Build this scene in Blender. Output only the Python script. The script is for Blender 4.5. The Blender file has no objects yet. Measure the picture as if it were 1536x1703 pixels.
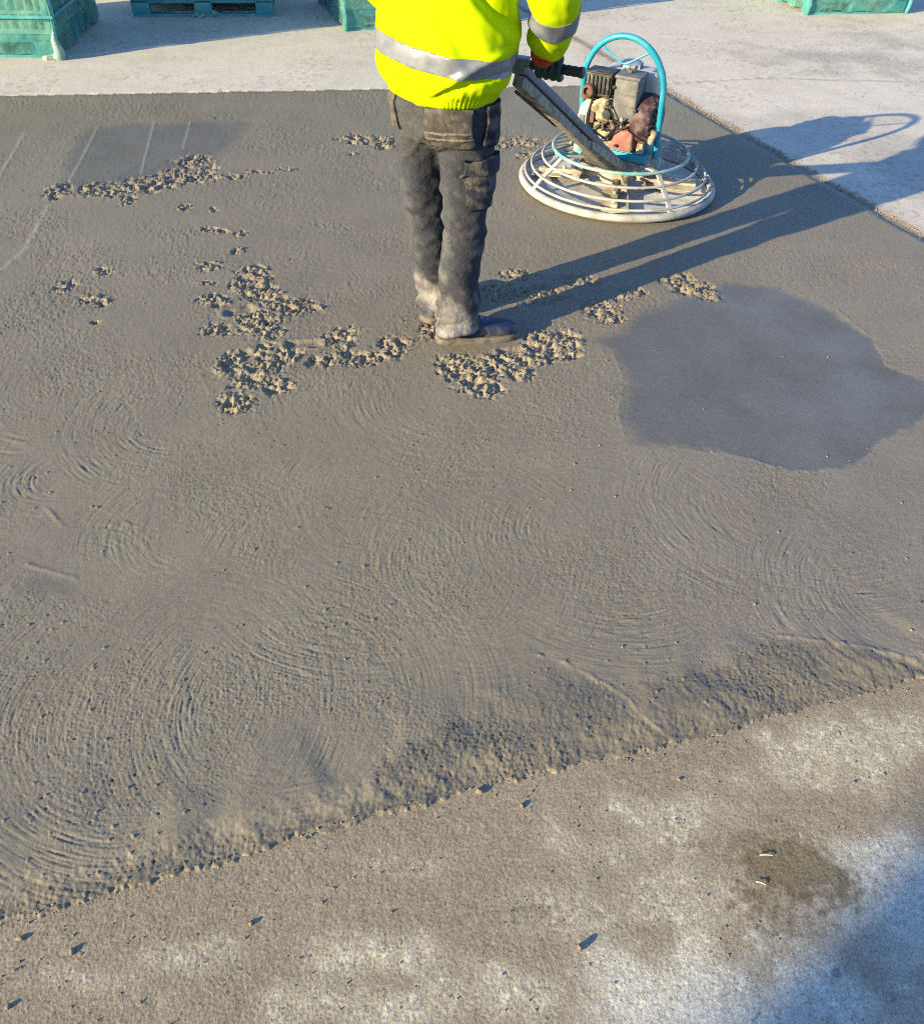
import bpy, bmesh, math, random
import numpy as np
from mathutils import Vector, Matrix, Euler

random.seed(7); rng = np.random.default_rng(7)
S = bpy.context.scene
COL = S.collection

# ------------------------------------------------------------------ camera
CAM_H, PITCH, ROLL, FPX = 1.7, math.radians(38), math.radians(2.3), 1420.0
fw = np.array([0, math.cos(PITCH), -math.sin(PITCH)]); rt0 = np.array([1.0, 0, 0]); up0 = np.cross(rt0, fw)
rt = rt0*math.cos(ROLL) + up0*math.sin(ROLL); up = -rt0*math.sin(ROLL) + up0*math.cos(ROLL)
cam_d = bpy.data.cameras.new('camera'); cam = bpy.data.objects.new('camera', cam_d); COL.objects.link(cam)
cam_d.sensor_fit = 'HORIZONTAL'; cam_d.sensor_width = 36.0; cam_d.lens = FPX/1536*36.0
cam_d.shift_y = -(851.5-720.0)/1536; cam_d.clip_start = 0.02; cam_d.clip_end = 2000
M = Matrix(((rt[0], up[0], -fw[0], 0), (rt[1], up[1], -fw[1], 0), (rt[2], up[2], -fw[2], CAM_H), (0, 0, 0, 1)))
cam.matrix_world = M
S.camera = cam

# ------------------------------------------------------------------ light
SUN_AZ, SUN_EL = math.radians(54), math.radians(16)       # azimuth the light travels towards, from +Y to +X
w = bpy.data.worlds.new('World'); S.world = w; w.use_nodes = True
nt = w.node_tree; nt.nodes.clear()
sky = nt.nodes.new('ShaderNodeTexSky'); sky.sky_type = 'NISHITA'; sky.sun_disc = False
sky.sun_elevation = SUN_EL; sky.sun_rotation = SUN_AZ + math.pi
sky.air_density = 1.0; sky.dust_density = 0.6; sky.ozone_density = 2.0
bg = nt.nodes.new('ShaderNodeBackground'); bg.inputs[1].default_value = 0.09
ow = nt.nodes.new('ShaderNodeOutputWorld')
tint = nt.nodes.new('ShaderNodeMix'); tint.data_type = 'RGBA'; tint.blend_type = 'MULTIPLY'; tint.inputs[0].default_value = 1.0
tint.inputs[7].default_value = (.98, 1.25, 1.72, 1)        # blue tint put on the sky light to deepen the blue of shadows
nt.links.new(sky.outputs[0], tint.inputs[6]); nt.links.new(tint.outputs[2], bg.inputs[0]); nt.links.new(bg.outputs[0], ow.inputs[0])
sd = bpy.data.lights.new('sun', 'SUN'); so = bpy.data.objects.new('sun', sd); COL.objects.link(so)
sd.energy = 5.0; sd.angle = math.radians(0.5); sd.color = (1.0, 0.835, 0.50)
dv = Vector((math.sin(SUN_AZ)*math.cos(SUN_EL), math.cos(SUN_AZ)*math.cos(SUN_EL), -math.sin(SUN_EL)))
so.rotation_euler = dv.to_track_quat('-Z', 'Y').to_euler(); so.location = (-6, -5, 6)
S.view_settings.view_transform = 'Standard'; S.view_settings.look = 'None'
S.view_settings.gamma = 1; S.view_settings.use_curve_mapping = False
S.view_settings.exposure = 1.35
S.cycles.use_denoising = False; S.cycles.filter_width = 1.0; S.cycles.max_bounces = 6

# ------------------------------------------------------------------ helpers
CP = np.array([0, 0, CAM_H])
def ray(px, py): return fw + rt*(px-768)/FPX - up*(py-720)/FPX
def gp(px, py, z=0.0):
    """ground point seen at a pixel of the 1536x1703 photograph (used once, to survey positions)"""
    d = ray(px, py); return CP + d*((z-CAM_H)/d[2])
def gpl(pts): return np.array([gp(*p)[:2] for p in pts])

def tag(o, label=None, cat=None, group=None, kind=None):
    if label: o['label'] = label
    if cat: o['category'] = cat
    if group: o['group'] = group
    if kind: o['kind'] = kind
    return o
def empty(name, loc=(0, 0, 0), rz=0.0, parent=None):
    o = bpy.data.objects.new(name, None); COL.objects.link(o); o.location = loc; o.rotation_euler = (0, 0, rz)
    o.empty_display_size = .1
    if parent: o.parent = parent
    return o
def obj(name, me, m=None, parent=None, smooth=True):
    o = bpy.data.objects.new(name, me); COL.objects.link(o)
    me.name = name
    if m is not None: me.materials.append(m)
    if smooth and len(me.polygons): me.polygons.foreach_set('use_smooth', np.ones(len(me.polygons), dtype=bool))
    if parent: o.parent = parent
    return o
def mesh_np(name, V, F):
    """V (n,3), F (m,k) int array"""
    V = np.asarray(V, dtype=np.float32); F = np.asarray(F, dtype=np.int32); k = F.shape[1]
    me = bpy.data.meshes.new(name)
    me.vertices.add(len(V)); me.vertices.foreach_set('co', V.ravel())
    me.loops.add(F.size); me.loops.foreach_set('vertex_index', F.ravel())
    me.polygons.add(len(F)); me.polygons.foreach_set('loop_start', np.arange(0, F.size, k, dtype=np.int32))
    me.update(calc_edges=True); return me
class MB:
    """collects shapes into ONE mesh"""
    def __init__(s): s.v = []; s.f = []
    def add(s, V, F):
        n = len(s.v); s.v += [tuple(map(float, p)) for p in V]; s.f += [tuple(i+n for i in f) for f in F]; return s
    def box(s, c, d, rot=None):
        c = Vector(c); h = Vector(d)*.5; R = rot if rot is not None else Matrix.Identity(3)
        V = [c + R @ Vector((sx*h.x, sy*h.y, sz*h.z)) for sx in (-1, 1) for sy in (-1, 1) for sz in (-1, 1)]
        return s.add(V, [(0, 1, 3, 2), (4, 6, 7, 5), (0, 4, 5, 1), (2, 3, 7, 6), (0, 2, 6, 4), (1, 5, 7, 3)])
    def beam(s, a, b, w_, h_, upv=(0, 0, 1)):
        a = Vector(a); b = Vector(b); d = (b-a); L = d.length; d.normalize()
        x = d.cross(Vector(upv)).normalized(); z = x.cross(d)
        R = Matrix((x, d, z)).transposed()
        return s.box((a+b)/2, (w_, L, h_), R)
    def tube(s, pts, r, n=10, closed=False, cap=True):
        pts = [Vector(p) for p in pts]; N = len(pts)
        rs = r if hasattr(r, '__len__') else [r]*N
        V = []; prev = None
        for i, p in enumerate(pts):
            if closed: t = (pts[(i+1) % N]-pts[i-1]).normalized()
            else: t = (pts[min(i+1, N-1)]-pts[max(i-1, 0)]).normalized()
            if prev is None:
                a = Vector((0, 0, 1)) if abs(t.z) < .9 else Vector((1, 0, 0))
                prev = (a - t*a.dot(t)).normalized()
            else: prev = (prev - t*prev.dot(t)).normalized()
            b = t.cross(prev)
            for k in range(n):
                an = 2*math.pi*k/n
                V.append(p + (prev*math.cos(an) + b*math.sin(an))*rs[i])
        F = []
        for i in range(N if closed else N-1):
            j = (i+1) % N
            for k in range(n):
                F.append((i*n+k, i*n+(k+1) % n, j*n+(k+1) % n, j*n+k))
        if cap and not closed:
            F.append(tuple(range(n-1, -1, -1))); F.append(tuple((N-1)*n+k for k in range(n)))
        return s.add(V, F)
    def lathe(s, prof, c=(0, 0, 0), axis=(0, 0, 1), n=24):
        """prof: (radius, height) pairs"""
        q = Vector((0, 0, 1)).rotation_difference(Vector(axis)); c = Vector(c)
        V = []; F = []
        for (r, z) in prof:
            for k in range(n):
                an = 2*math.pi*k/n; V.append(c + q @ Vector((r*math.cos(an), r*math.sin(an), z)))
        for i in range(len(prof)-1):
            for k in range(n):
                F.append((i*n+k, i*n+(k+1) % n, (i+1)*n+(k+1) % n, (i+1)*n+k))
        F.append(tuple(range(n-1, -1, -1))); F.append(tuple((len(prof)-1)*n+k for k in range(n)))
        return s.add(V, F)
    def rings(s, R, n=24):
        """R: list of (cx,cy,cz,rx,ry) horizontal ellipses, lofted bottom to top"""
        V = []; F = []
        for (x, y, z, a, b) in R:
            for k in range(n):
                t = 2*math.pi*k/n; V.append((x+a*math.cos(t), y+b*math.sin(t), z))
        for i in range(len(R)-1):
            for k in range(n): F.append((i*n+k, i*n+(k+1) % n, (i+1)*n+(k+1) % n, (i+1)*n+k))
        F.append(tuple(range(n-1, -1, -1))); F.append(tuple((len(R)-1)*n+k for k in range(n)))
        return s.add(V, F)
    def ball(s, c, r, n=12, m=8):
        r = Vector(r) if hasattr(r, '__len__') else Vector((r, r, r)); c = Vector(c)
        V = [c+Vector((0, 0, -r.z))]; F = []
        for i in range(1, m):
            ph = -math.pi/2+math.pi*i/m
            for k in range(n):
                t = 2*math.pi*k/n; V.append(c+Vector((r.x*math.cos(ph)*math.cos(t), r.y*math.cos(ph)*math.sin(t), r.z*math.sin(ph))))
        V.append(c+Vector((0, 0, r.z)))
        for k in range(n): F.append((0, 1+(k+1) % n, 1+k))
        for i in range(m-2):
            for k in range(n):
                a = 1+i*n; F.append((a+k, a+(k+1) % n, a+n+(k+1) % n, a+n+k))
        a = 1+(m-2)*n
        for k in range(n): F.append((a+k, a+(k+1) % n, len(V)-1))
        return s.add(V, F)
    def mesh(s, name='m'):
        me = bpy.data.meshes.new(name); me.from_pydata(s.v, [], s.f); me.update(); return me
    def build(s, name, m, parent=None, bevel=0.0, smooth=True, seg=2):
        me = s.mesh(name)
        bm = bmesh.new(); bm.from_mesh(me); bmesh.ops.recalc_face_normals(bm, faces=bm.faces)
        if bevel > 0:
            es = [e for e in bm.edges if len(e.link_faces) == 2 and e.calc_face_angle(0) > .6]
            bmesh.ops.bevel(bm, geom=es, offset=bevel, segments=seg, affect='EDGES', profile=.6)
        bm.to_mesh(me); bm.free()
        if smooth:
            try: me.set_sharp_from_angle(angle=math.radians(38))
            except Exception: pass
        return obj(name, me, m, parent, smooth)

def evaluated(me, mods):
    """run modifiers on a mesh and return the resulting mesh"""
    o = bpy.data.objects.new('tmp', me); COL.objects.link(o)
    for (ty, kw) in mods:
        md = o.modifiers.new(ty, ty)
        for k, v in kw.items(): setattr(md, k, v)
    dg = bpy.context.evaluated_depsgraph_get(); dg.update()
    r = bpy.data.meshes.new_from_object(o.evaluated_get(dg))
    bpy.data.objects.remove(o); return r
def remesh(mb, vox, smooth=6, fac=.5):
    return evaluated(mb.mesh(), [('REMESH', dict(mode='VOXEL', voxel_size=vox)), ('SMOOTH', dict(factor=fac, iterations=smooth))])

# numpy noise --------------------------------------------------------------
def _hash(ix, iy, iz, seed):
    h = (ix.astype(np.uint32)*np.uint32(374761393) + iy.astype(np.uint32)*np.uint32(668265263)
         + iz.astype(np.uint32)*np.uint32(2147483647) + np.uint32(seed*974711 & 0xffffffff))
    h = (h ^ (h >> np.uint32(13)))*np.uint32(1274126177); h = (h ^ (h >> np.uint32(16)))*np.uint32(2246822519)
    return (h ^ (h >> np.uint32(15)))
_G = np.array([[math.cos(a), math.sin(a)] for a in np.linspace(0, 2*math.pi, 64, endpoint=False)], dtype=np.float32)
def perlin(x, y, seed=0):
    x = np.asarray(x, dtype=np.float64); y = np.asarray(y, dtype=np.float64)
    x0 = np.floor(x); y0 = np.floor(y); fx = (x-x0).astype(np.float32); fy = (y-y0).astype(np.float32)
    ix = x0.astype(np.int64); iy = y0.astype(np.int64); z = np.zeros_like(ix)
    u = fx*fx*fx*(fx*(fx*6-15)+10); v = fy*fy*fy*(fy*(fy*6-15)+10)
    def g(a, b):
        k = _hash(ix+a, iy+b, z, seed) & np.uint32(63); G = _G[k]
        return G[..., 0]*(fx-a) + G[..., 1]*(fy-b)
    n = (g(0, 0)*(1-u)+g(1, 0)*u)*(1-v) + (g(0, 1)*(1-u)+g(1, 1)*u)*v
    return n*1.5
def fbm(x, y, sc, seed=0, oc=4, gain=.5):
    r = 0; a = 1; t = 0
    for i in range(oc):
        r = r + a*perlin(x*sc, y*sc, seed+i*17); t += a; a *= gain; sc *= 2.03
    return r/t
def worley(x, y, sc, seed=0):
    x = x*sc; y = y*sc; x0 = np.floor(x).astype(np.int64); y0 = np.floor(y).astype(np.int64); z = np.zeros_like(x0)
    best = np.full(x.shape, 9.0)
    for a in (-1, 0, 1):
        for b in (-1, 0, 1):
            h1 = _hash(x0+a, y0+b, z, seed)/4294967295.0; h2 = _hash(x0+a, y0+b, z+1, seed)/4294967295.0
            d = (x0+a+h1-x)**2 + (y0+b+h2-y)**2; best = np.minimum(best, d)
    return np.sqrt(best)
def noise3(P, sc, seed=0):
    """cheap 3d noise from three perlin planes"""
    x, y, z = P[:, 0]*sc, P[:, 1]*sc, P[:, 2]*sc
    return (perlin(x+.31*z, y+.57*z, seed)+perlin(y+.41*x, z+.23*x, seed+5)+perlin(z+.37*y, x+.19*y, seed+9))*.6
def sstep(a, b, x):
    t = np.clip((x-a)/(b-a), 0, 1); return t*t*(3-2*t)
def seg_dist(X, Y, P, closed=False):
    P = np.asarray(P); d = np.full(X.shape, 1e9); n = len(P)
    for i in range(n if closed else n-1):
        a = P[i]; b = P[(i+1) % n]; ab = b-a; L = max((ab**2).sum(), 1e-12)
        t = np.clip(((X-a[0])*ab[0]+(Y-a[1])*ab[1])/L, 0, 1)
        d = np.minimum(d, np.hypot(X-a[0]-t*ab[0], Y-a[1]-t*ab[1]))
    return d
def poly_sd(X, Y, P):
    """signed distance, positive inside"""
    P = np.asarray(P); ins = np.zeros(X.shape, bool); n = len(P)
    for i in range(n):
        a = P[i]; b = P[(i+1) % n]
        c = ((a[1] > Y) != (b[1] > Y)); xx = (b[0]-a[0])*(Y-a[1])/((b[1]-a[1]) if b[1] != a[1] else 1e-9)+a[0]
        ins ^= c & (X < xx)
    d = seg_dist(X, Y, P, True); return np.where(ins, d, -d)

# materials ----------------------------------------------------------------
def lin(r, g, b): return tuple((c/255/12.92 if c <= 10 else ((c/255+.055)/1.055)**2.4) for c in (r, g, b))
class NT:
    def __init__(s, name):
        s.m = bpy.data.materials.new(name); s.m.use_nodes = True; s.t = s.m.node_tree; s.t.nodes.clear()
        s.out = s.n('ShaderNodeOutputMaterial'); s.b = s.n('ShaderNodeBsdfPrincipled'); s.l(s.b.outputs[0], s.out.inputs[0])
    def n(s, ty, **kw):
        q = s.t.nodes.new(ty)
        for k, v in kw.items(): setattr(q, k, v)
        return q
    def l(s, a, b): s.t.links.new(a, b)
    def noise(s, scale, detail=4, rough=.55, vec=None):
        q = s.n('ShaderNodeTexNoise'); q.inputs['Scale'].default_value = scale; q.inputs['Detail'].default_value = detail
        q.inputs['Roughness'].default_value = rough
        if vec is not None: s.l(vec, q.inputs['Vector'])
        return q.outputs['Fac']
    def obco(s): return s.n('ShaderNodeTexCoord').outputs['Object']
    def ramp(s, fac, stops):
        q = s.n('ShaderNodeValToRGB'); e = q.color_ramp.elements
        while len(e) < len(stops): e.new(.5)
        for i, (p, c) in enumerate(stops): e[i].position = p; e[i].color = (*c, 1) if len(c) == 3 else c
        s.l(fac, q.inputs[0]); return q.outputs[0]
    def mix(s, fac, a, b, mode='MIX'):
        q = s.n('ShaderNodeMix', data_type='RGBA', blend_type=mode)
        for (v, i) in ((fac, 0), (a, 6), (b, 7)):
            if isinstance(v, (int, float)): q.inputs[i].default_value = v
            elif isinstance(v, tuple): q.inputs[i].default_value = (*v, 1)
            else: s.l(v, q.inputs[i])
        return q.outputs[2]
    def bump(s, h, strength, dist):
        q = s.n('ShaderNodeBump'); q.inputs['Strength'].default_value = strength; q.inputs['Distance'].default_value = dist
        s.l(h, q.inputs['Height']); s.l(q.outputs[0], s.b.inputs['Normal'])
def mat(name, col, rough=.6, metal=0.0, col2=None, scale=12, lo=.45, hi=.65, bump=0.0, bscale=60, bdist=.002, spec=.5):
    t = NT(name); co = t.obco()
    t.b.inputs['Roughness'].default_value = rough; t.b.inputs['Metallic'].default_value = metal
    t.b.inputs['Specular IOR Level'].default_value = spec
    if col2 is None: col2 = tuple(c*.8 for c in col)
    f = t.noise(scale, 6, .6, co)
    t.l(t.ramp(f, [(lo, col), (hi, col2)]), t.b.inputs['Base Color'])
    if bump: t.bump(t.noise(bscale, 4, .6, co), bump, bdist)
    return t.m
def attr_mat(name, attr, rough=.7, var=.12, vscale=30, bump=0.0, bscale=200, bdist=.001, spec=.4, rattr=None):
    t = NT(name); co = t.obco()
    a = t.n('ShaderNodeVertexColor'); a.layer_name = attr
    f = t.noise(vscale, 6, .65, co)
    v = t.ramp(f, [(.25, (1-var*2.2,)*3), (.75, (1+var*.8,)*3)])
    t.l(t.mix(1.0, a.outputs[0], v, 'MULTIPLY'), t.b.inputs['Base Color'])
    t.b.inputs['Roughness'].default_value = rough; t.b.inputs['Specular IOR Level'].default_value = spec
    if rattr:
        r = t.n('ShaderNodeAttribute'); r.attribute_name = rattr; t.l(r.outputs['Fac'], t.b.inputs['Roughness'])
    if bump: t.bump(t.noise(bscale, 5, .65, co), bump, bdist)
    return t
def set_col(me, name, C):
    a = me.color_attributes.new(name, 'FLOAT_COLOR', 'POINT')
    q = np.ones((len(C), 4), dtype=np.float32); q[:, :3] = C; a.data.foreach_set('color', q.ravel())
def verts(me):
    V = np.empty(len(me.vertices)*3, dtype=np.float32); me.vertices.foreach_get('co', V); return V.reshape(-1, 3).astype(np.float64)
def norms(me):
    V = np.empty(len(me.vertices)*3, dtype=np.float32); me.vertex_normals.foreach_get('vector', V); return V.reshape(-1, 3).astype(np.float64)

# =================================================================== GROUND
NEAR = gpl([(-900, 1780), (-400, 1660), (-40, 1548), (10, 1532), (180, 1490), (330, 1450), (470, 1400), (640, 1358), (790, 1312), (900, 1288), (1010, 1262), (1110, 1244),
            (1180, 1226), (1300, 1184), (1420, 1160), (1536, 1132), (1800, 1060), (2300, 960)])
FAR = gpl([(-700, 172), (0, 158), (320, 152), (640, 146), (900, 143), (1095, 140)])
RIGHT = gpl([(1099, 146), (1235, 226), (1351, 294), (1438, 339), (1536, 392), (2300, 790)])
far_k = (FAR[-1]-FAR[0]); far_k = far_k/np.linalg.norm(far_k)
rt_k = (RIGHT[3]-RIGHT[0]); rt_k = rt_k/np.linalg.norm(rt_k)
def d_near(X, Y): return (Y-np.interp(X, NEAR[:, 0], NEAR[:, 1]))*.93
def d_far(X, Y): return (X-FAR[0][0])*far_k[1]-(Y-FAR[0][1])*far_k[0]           # >0 on the near side
def d_right(X, Y): return (X-RIGHT[0][0])*rt_k[1]-(Y-RIGHT[0][1])*rt_k[0]       # >0 on the left
def fresh_d(X, Y):
    # distance inside the fresh pour, edges crumbled by noise
    n = fbm(X, Y, 9, 3, 4)*.022 + perlin(X*36, Y*36, 4)*.008 + perlin(X*110, Y*110, 6)*.005
    m = d_right(X, Y)
    return np.minimum(np.minimum(d_near(X, Y)+n*.9, d_far(X, Y)+n*.55+.006*fbm(X, Y, 30, 5, 2)), m+n*.35), n

SMOOTH_P = gpl([(985, 570), (1060, 520), (1200, 468), (1300, 480), (1390, 520), (1450, 570), (1472, 612), (1545, 642), (1545, 690), (1462, 742), (1420, 775),
                (1370, 787), (1310, 787), (1240, 766), (1130, 752), (1050, 746), (1022, 690), (1034, 640), (1015, 595)])
SMOOTH_L = gpl([(90, 330), (118, 250), (150, 212), (300, 205), (430, 204), (415, 222), (372, 262), (350, 290), (250, 318)])
SMOOTH_B = gpl([(60, 950), (150, 985), (150, 1000), (40, 985)])
TONGUE1 = gpl([(900, 1092), (960, 1112), (1020, 1145), (1060, 1185), (1100, 1220), (1135, 1241), (1000, 1262), (880, 1292), (790, 1312), (640, 1345), (600, 1300), (680, 1240), (800, 1190), (830, 1120)])
TONGUE2 = gpl([(1040, 1140), (1120, 1125), (1220, 1100), (1290, 1066), (1350, 1075), (1440, 1085), (1536, 1108), (1700, 1095), (1700, 1085), (1536, 1132), (1420, 1160), (1300, 1185), (1180, 1226), (1135, 1240), (1080, 1200)])
# swirl discs: pixel centre, pixel radius across
SWIRL = [(560, 425, 150), (480, 330, 150), (120, 640, 190), (760, 660, 200), (300, 700, 200), (1240, 420, 130), (1440, 520, 190), (930, 650, 112),
         (110, 800, 100), (900, 830, 210), (640, 830, 190), (1330, 850, 260), (1010, 900, 270), (790, 930, 230), (600, 940, 235), (330, 890, 190),
         (90, 1010, 190), (480, 1170, 330), (1500, 1000, 240), (250, 1180, 360)]
SW = [(gp(x, y)[:2], 1.12*r*np.linalg.norm(gp(x+1, y)[:2]-gp(x, y)[:2])) for x, y, r in SWIRL]
# torn, crumbly patches: pixel ellipses, grouped per patch
CLUMP = {
 'streak': [(100, 322, 26, 14), (150, 318, 24, 12), (190, 320, 40, 14), (240, 312, 45, 16), (215, 338, 14, 9), (290, 300, 34, 18), (322, 272, 32, 13), (345, 288, 18, 14), (330, 302, 40, 8)],
 'tail': [(390, 297, 30, 4), (430, 290, 30, 3), (480, 285, 22, 3)],
 'fleck_a': [(308, 349, 13, 6)], 'fleck_b': [(355, 354, 7, 6)], 'fleck_c': [(350, 386, 24, 5), (370, 389, 16, 5)], 'fleck_d': [(401, 393, 12, 6)],
 'fleck_e': [(398, 422, 11, 7)], 'fleck_f': [(349, 447, 24, 9)], 'fleck_g': [(175, 456, 17, 8)], 'fleck_h': [(106, 483, 19, 12)],
 'fleck_i': [(152, 502, 20, 9), (172, 508, 16, 6)], 'fleck_j': [(161, 541, 9, 4)],
 'big': [(425, 458, 32, 15), (432, 486, 34, 20), (400, 478, 24, 14), (358, 504, 30, 12), (345, 476, 20, 4), (495, 515, 42, 16), (450, 500, 30, 14), (432, 540, 42, 24), (362, 553, 30, 11), (455, 560, 22, 14),
         (384, 610, 24, 26), (432, 622, 36, 28), (408, 640, 30, 18), (478, 596, 26, 18), (462, 648, 28, 16), (440, 588, 18, 18)],
 'low': [(390, 676, 38, 18)],
 'mid': [(570, 566, 30, 22), (588, 600, 44, 15), (540, 604, 26, 9), (655, 578, 32, 16), (640, 596, 30, 9), (520, 606, 16, 8)],
 'boot': [(716, 556, 20, 16), (760, 618, 42, 24), (800, 650, 40, 20), (835, 612, 50, 22), (790, 630, 52, 26), (900, 575, 36, 22), (945, 572, 26, 20), (930, 592, 34, 14), (880, 600, 40, 18), (870, 630, 22, 10)],
 'ridge': [(1000, 522, 36, 17), (1020, 535, 20, 9), (1058, 491, 20, 10), (985, 508, 28, 8), (1035, 500, 20, 6)],
 'right': [(1140, 478, 34, 20), (1165, 488, 30, 18), (1120, 470, 24, 12)],
 'shadowed': [(858, 462, 34, 10), (830, 490, 36, 16), (900, 492, 50, 16), (960, 470, 40, 12)],
 'behind': [(605, 236, 48, 10), (650, 240, 30, 10), (640, 246, 20, 6)], 'behind_b': [(870, 240, 42, 9), (840, 245, 20, 8), (880, 262, 26, 6)], 'fleck_k': [(588, 259, 7, 4)],
}
SOFT = [(565, 382, 60, 7, .35), (210, 880, 55, 14, .22), (430, 520, 70, 30, .2), (500, 615, 60, 30, .12)]
def ell(px, py, rx, ry):
    c = gp(px, py)[:2]; sx = np.linalg.norm(gp(px+1, py)[:2]-c); sy = np.linalg.norm(gp(px, py+1)[:2]-c); return c[0], c[1], rx*sx, ry*sy
def blob_mask(X, Y, E, n, soft=.35):
    m = np.zeros(X.shape)
    for e in E:
        cx, cy, rx, ry = ell(*e[:4]); k = e[4] if len(e) > 4 else 1
        b = (abs(X-cx) < rx*1.7) & (abs(Y-cy) < ry*1.7)
        if b.any():
            q = np.sqrt(((X[b]-cx)/rx)**2+((Y[b]-cy)/ry)**2) + n[b]
            m[b] = np.maximum(m[b], k*sstep(1.08, 1.08-soft, q))
    return m
ALLB = [e for v in CLUMP.values() for e in v]
LINES = [(gpl([(45, 222), (0, 300)]), .008), (gpl([(166, 210), (140, 262), (108, 322)]), .008), (gpl([(258, 205), (236, 292)]), .007), (gpl([(318, 206), (305, 250)]), .006),
         (gpl([(85, 345), (45, 420), (0, 458)]), .012), (gpl([(1215, 500), (1320, 560)]), .004), (gpl([(50, 945), (128, 968)]), .006), (gpl([(80, 850), (105, 880)]), .006)]
LIPS = [gpl([(880, 1090), (940, 1108), (1000, 1140), (1040, 1165), (1075, 1205), (1130, 1240)]), gpl([(1290, 1064), (1350, 1073), (1440, 1084), (1540, 1110)])]
EDGES = [gpl([(1020, 595), (1036, 640), (1026, 690), (1040, 740), (1050, 746), (1130, 752), (1240, 766), (1310, 787), (1370, 787), (1420, 775)]),
         gpl([(1200, 468), (1300, 480), (1390, 520), (1450, 570), (1472, 612), (1545, 642)]), gpl([(340, 590), (335, 630), (350, 660)]), gpl([(430, 690), (440, 720)]), gpl([(540, 640), (545, 670)])]

def ground(X, Y):
    """height, fresh distance, albedo, roughness for world points"""
    D, n = fresh_d(X, Y); fr = D > 0
    dn = d_near(X, Y)
    Z = np.zeros(X.shape); C = np.zeros(X.shape+(3,)); R = np.full(X.shape, .75)
    hf = sstep(4.5, 1.5, Y); grain = perlin(X*160, Y*160, 11)*.55+perlin(X*270, Y*270, 12)*.55*hf+perlin(X*430, Y*430, 18)*.35*sstep(1.9, 1.2, Y)+(.45-worley(X+.004*perlin(X*60, Y*60, 15), Y, 125, 14))*.28; grain = np.where(grain < -.25, grain*1.8+.20, grain)
    grit = np.random.default_rng(5).uniform(-1, 1, X.shape)*np.clip(.0011*(1.1+Y*Y*.35)*.30, .0002, .0012) if X.ndim == 2 else 0*X   # single sand grains
    big = fbm(X, Y, .9, 21, 4); mid = fbm(X, Y, 4, 22, 4); fine = fbm(X, Y, 45, 23, 3)
    # ---------------- fresh pour
    b0 = fbm(X, Y, 11, 30, 3)*.05
    sm = np.maximum(sstep(-.008, .010+.06*sstep(1.0, .55, X)+.05*sstep(2.7, 3.2, Y), poly_sd(X, Y, SMOOTH_P)+fbm(X, Y, 9, 31, 4)*.03), .75*sstep(-.03, .08, poly_sd(X, Y, SMOOTH_L)+fbm(X, Y, 8, 32, 3)*.05))
    sm = np.maximum(sm, .4*sstep(-.03, .03, poly_sd(X, Y, SMOOTH_B)+b0))
    b1 = fbm(X, Y, 16, 33, 3)*.03
    tong = np.maximum(sstep(-.012, .022, poly_sd(X, Y, TONGUE1)+b1*1.1), sstep(-.012, .022, poly_sd(X, Y, TONGUE2)+b1*.9))
    bw = .055+.03*fbm(X, Y, 5, 34, 3)
    band = sstep(bw, bw*.5, dn)*fr
    band = np.maximum(band, tong*sstep(.3, .1, dn))
    sw = np.zeros(X.shape); swm = np.zeros(X.shape)
    for i, ((cx, cy), r) in enumerate(SW):
        b = (abs(X-cx) < r*1.15) & (abs(Y-cy) < r*1.15)
        if not b.any(): continue
        x = X[b]-cx; y = Y[b]-cy
        wob = fbm(X[b], Y[b], 4, 50+i, 2)*.022
        q = np.hypot(x*(1+.10*math.sin(i*2.1)), y*(1+.10*math.cos(i*1.7)))*(1+wob); th = np.arctan2(y, x)
        m = sstep(r*1.04, r*.86, q + fbm(X[b], Y[b], 22, 60+i, 2)*.04*r)*sstep(r*.2, r*.45, q)
        am = .4+.6*sstep(-.6, .5, np.cos(th-math.radians(222))) # strokes show best on the lower left of each pass
        m = m*am*(.5+.7*sstep(-.3, .35, fbm(X[b], Y[b], 6, 90+i, 3)))
        u = th*max(r, .25)
        h1 = perlin(q*165, u*6, 70+i); h2 = perlin(q*280, u*12, 80+i)*hf[b]; h3 = perlin(q*110+2*h1, u*16, 88+i)
        h = .8*h1 + .8*h2 + 1.2*(.30-abs(perlin(q*105, u*3.5, 85+i))*1.3) + 2.2*np.minimum(0, h3+.33)
        h = np.clip(h, -1.6, 1.2)
        sw[b] = sw[b]*(1-m)+h*m; swm[b] = np.maximum(swm[b]*(1-m*.6), m)
    rough_amp = .34+.86*sstep(-.22, .34, fbm(X, Y, 2.2, 35, 3))
    farx = sstep(4.5, 2.0, Y)
    zf = .014*sstep(0, .085, D+b1*.3) + .0060*sstep(0, .004, D)*sstep(.3, .1, dn)*(.5+.8*sstep(-.3, .3, perlin(X*7, Y*7, 17)))
    zf = zf + .0022*big + .0011*mid
    tex = sw*.00118*(.70+.30*farx)*(.70+.5*sstep(-.25, .3, fbm(X, Y, 1.7, 79, 3))) + (grain*.00150+grit*1.15)*rough_amp*(1-.5*swm) + fine*.0007*rough_amp
    tex = tex*(1-.88*sm)
    c0 = gp(1150, 520)[:2]; q0 = np.hypot(X-c0[0]+.12, Y-c0[1]-.55); t0 = np.arctan2(Y-c0[1]-.55, X-c0[0]+.12); strk = perlin(q0*90, t0*9, 36)*sstep(-.1, .3, perlin(X*5, Y*5, 40))+.6*perlin(q0*30, t0*5, 46)                      # faint trowel streaks on the closed surface
    tex = tex + sm*strk*.0005
    zf = zf+tex - .0025*sm
    # crumbly band along the near edge
    bx = perlin(X*62+3*perlin(X*9, Y*9, 38), Y*24, 37)+.7*perlin(X*120, Y*70, 39)
    zf = zf + band*(bx*.0011 + grain*.0008) - tong*.0015
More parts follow.
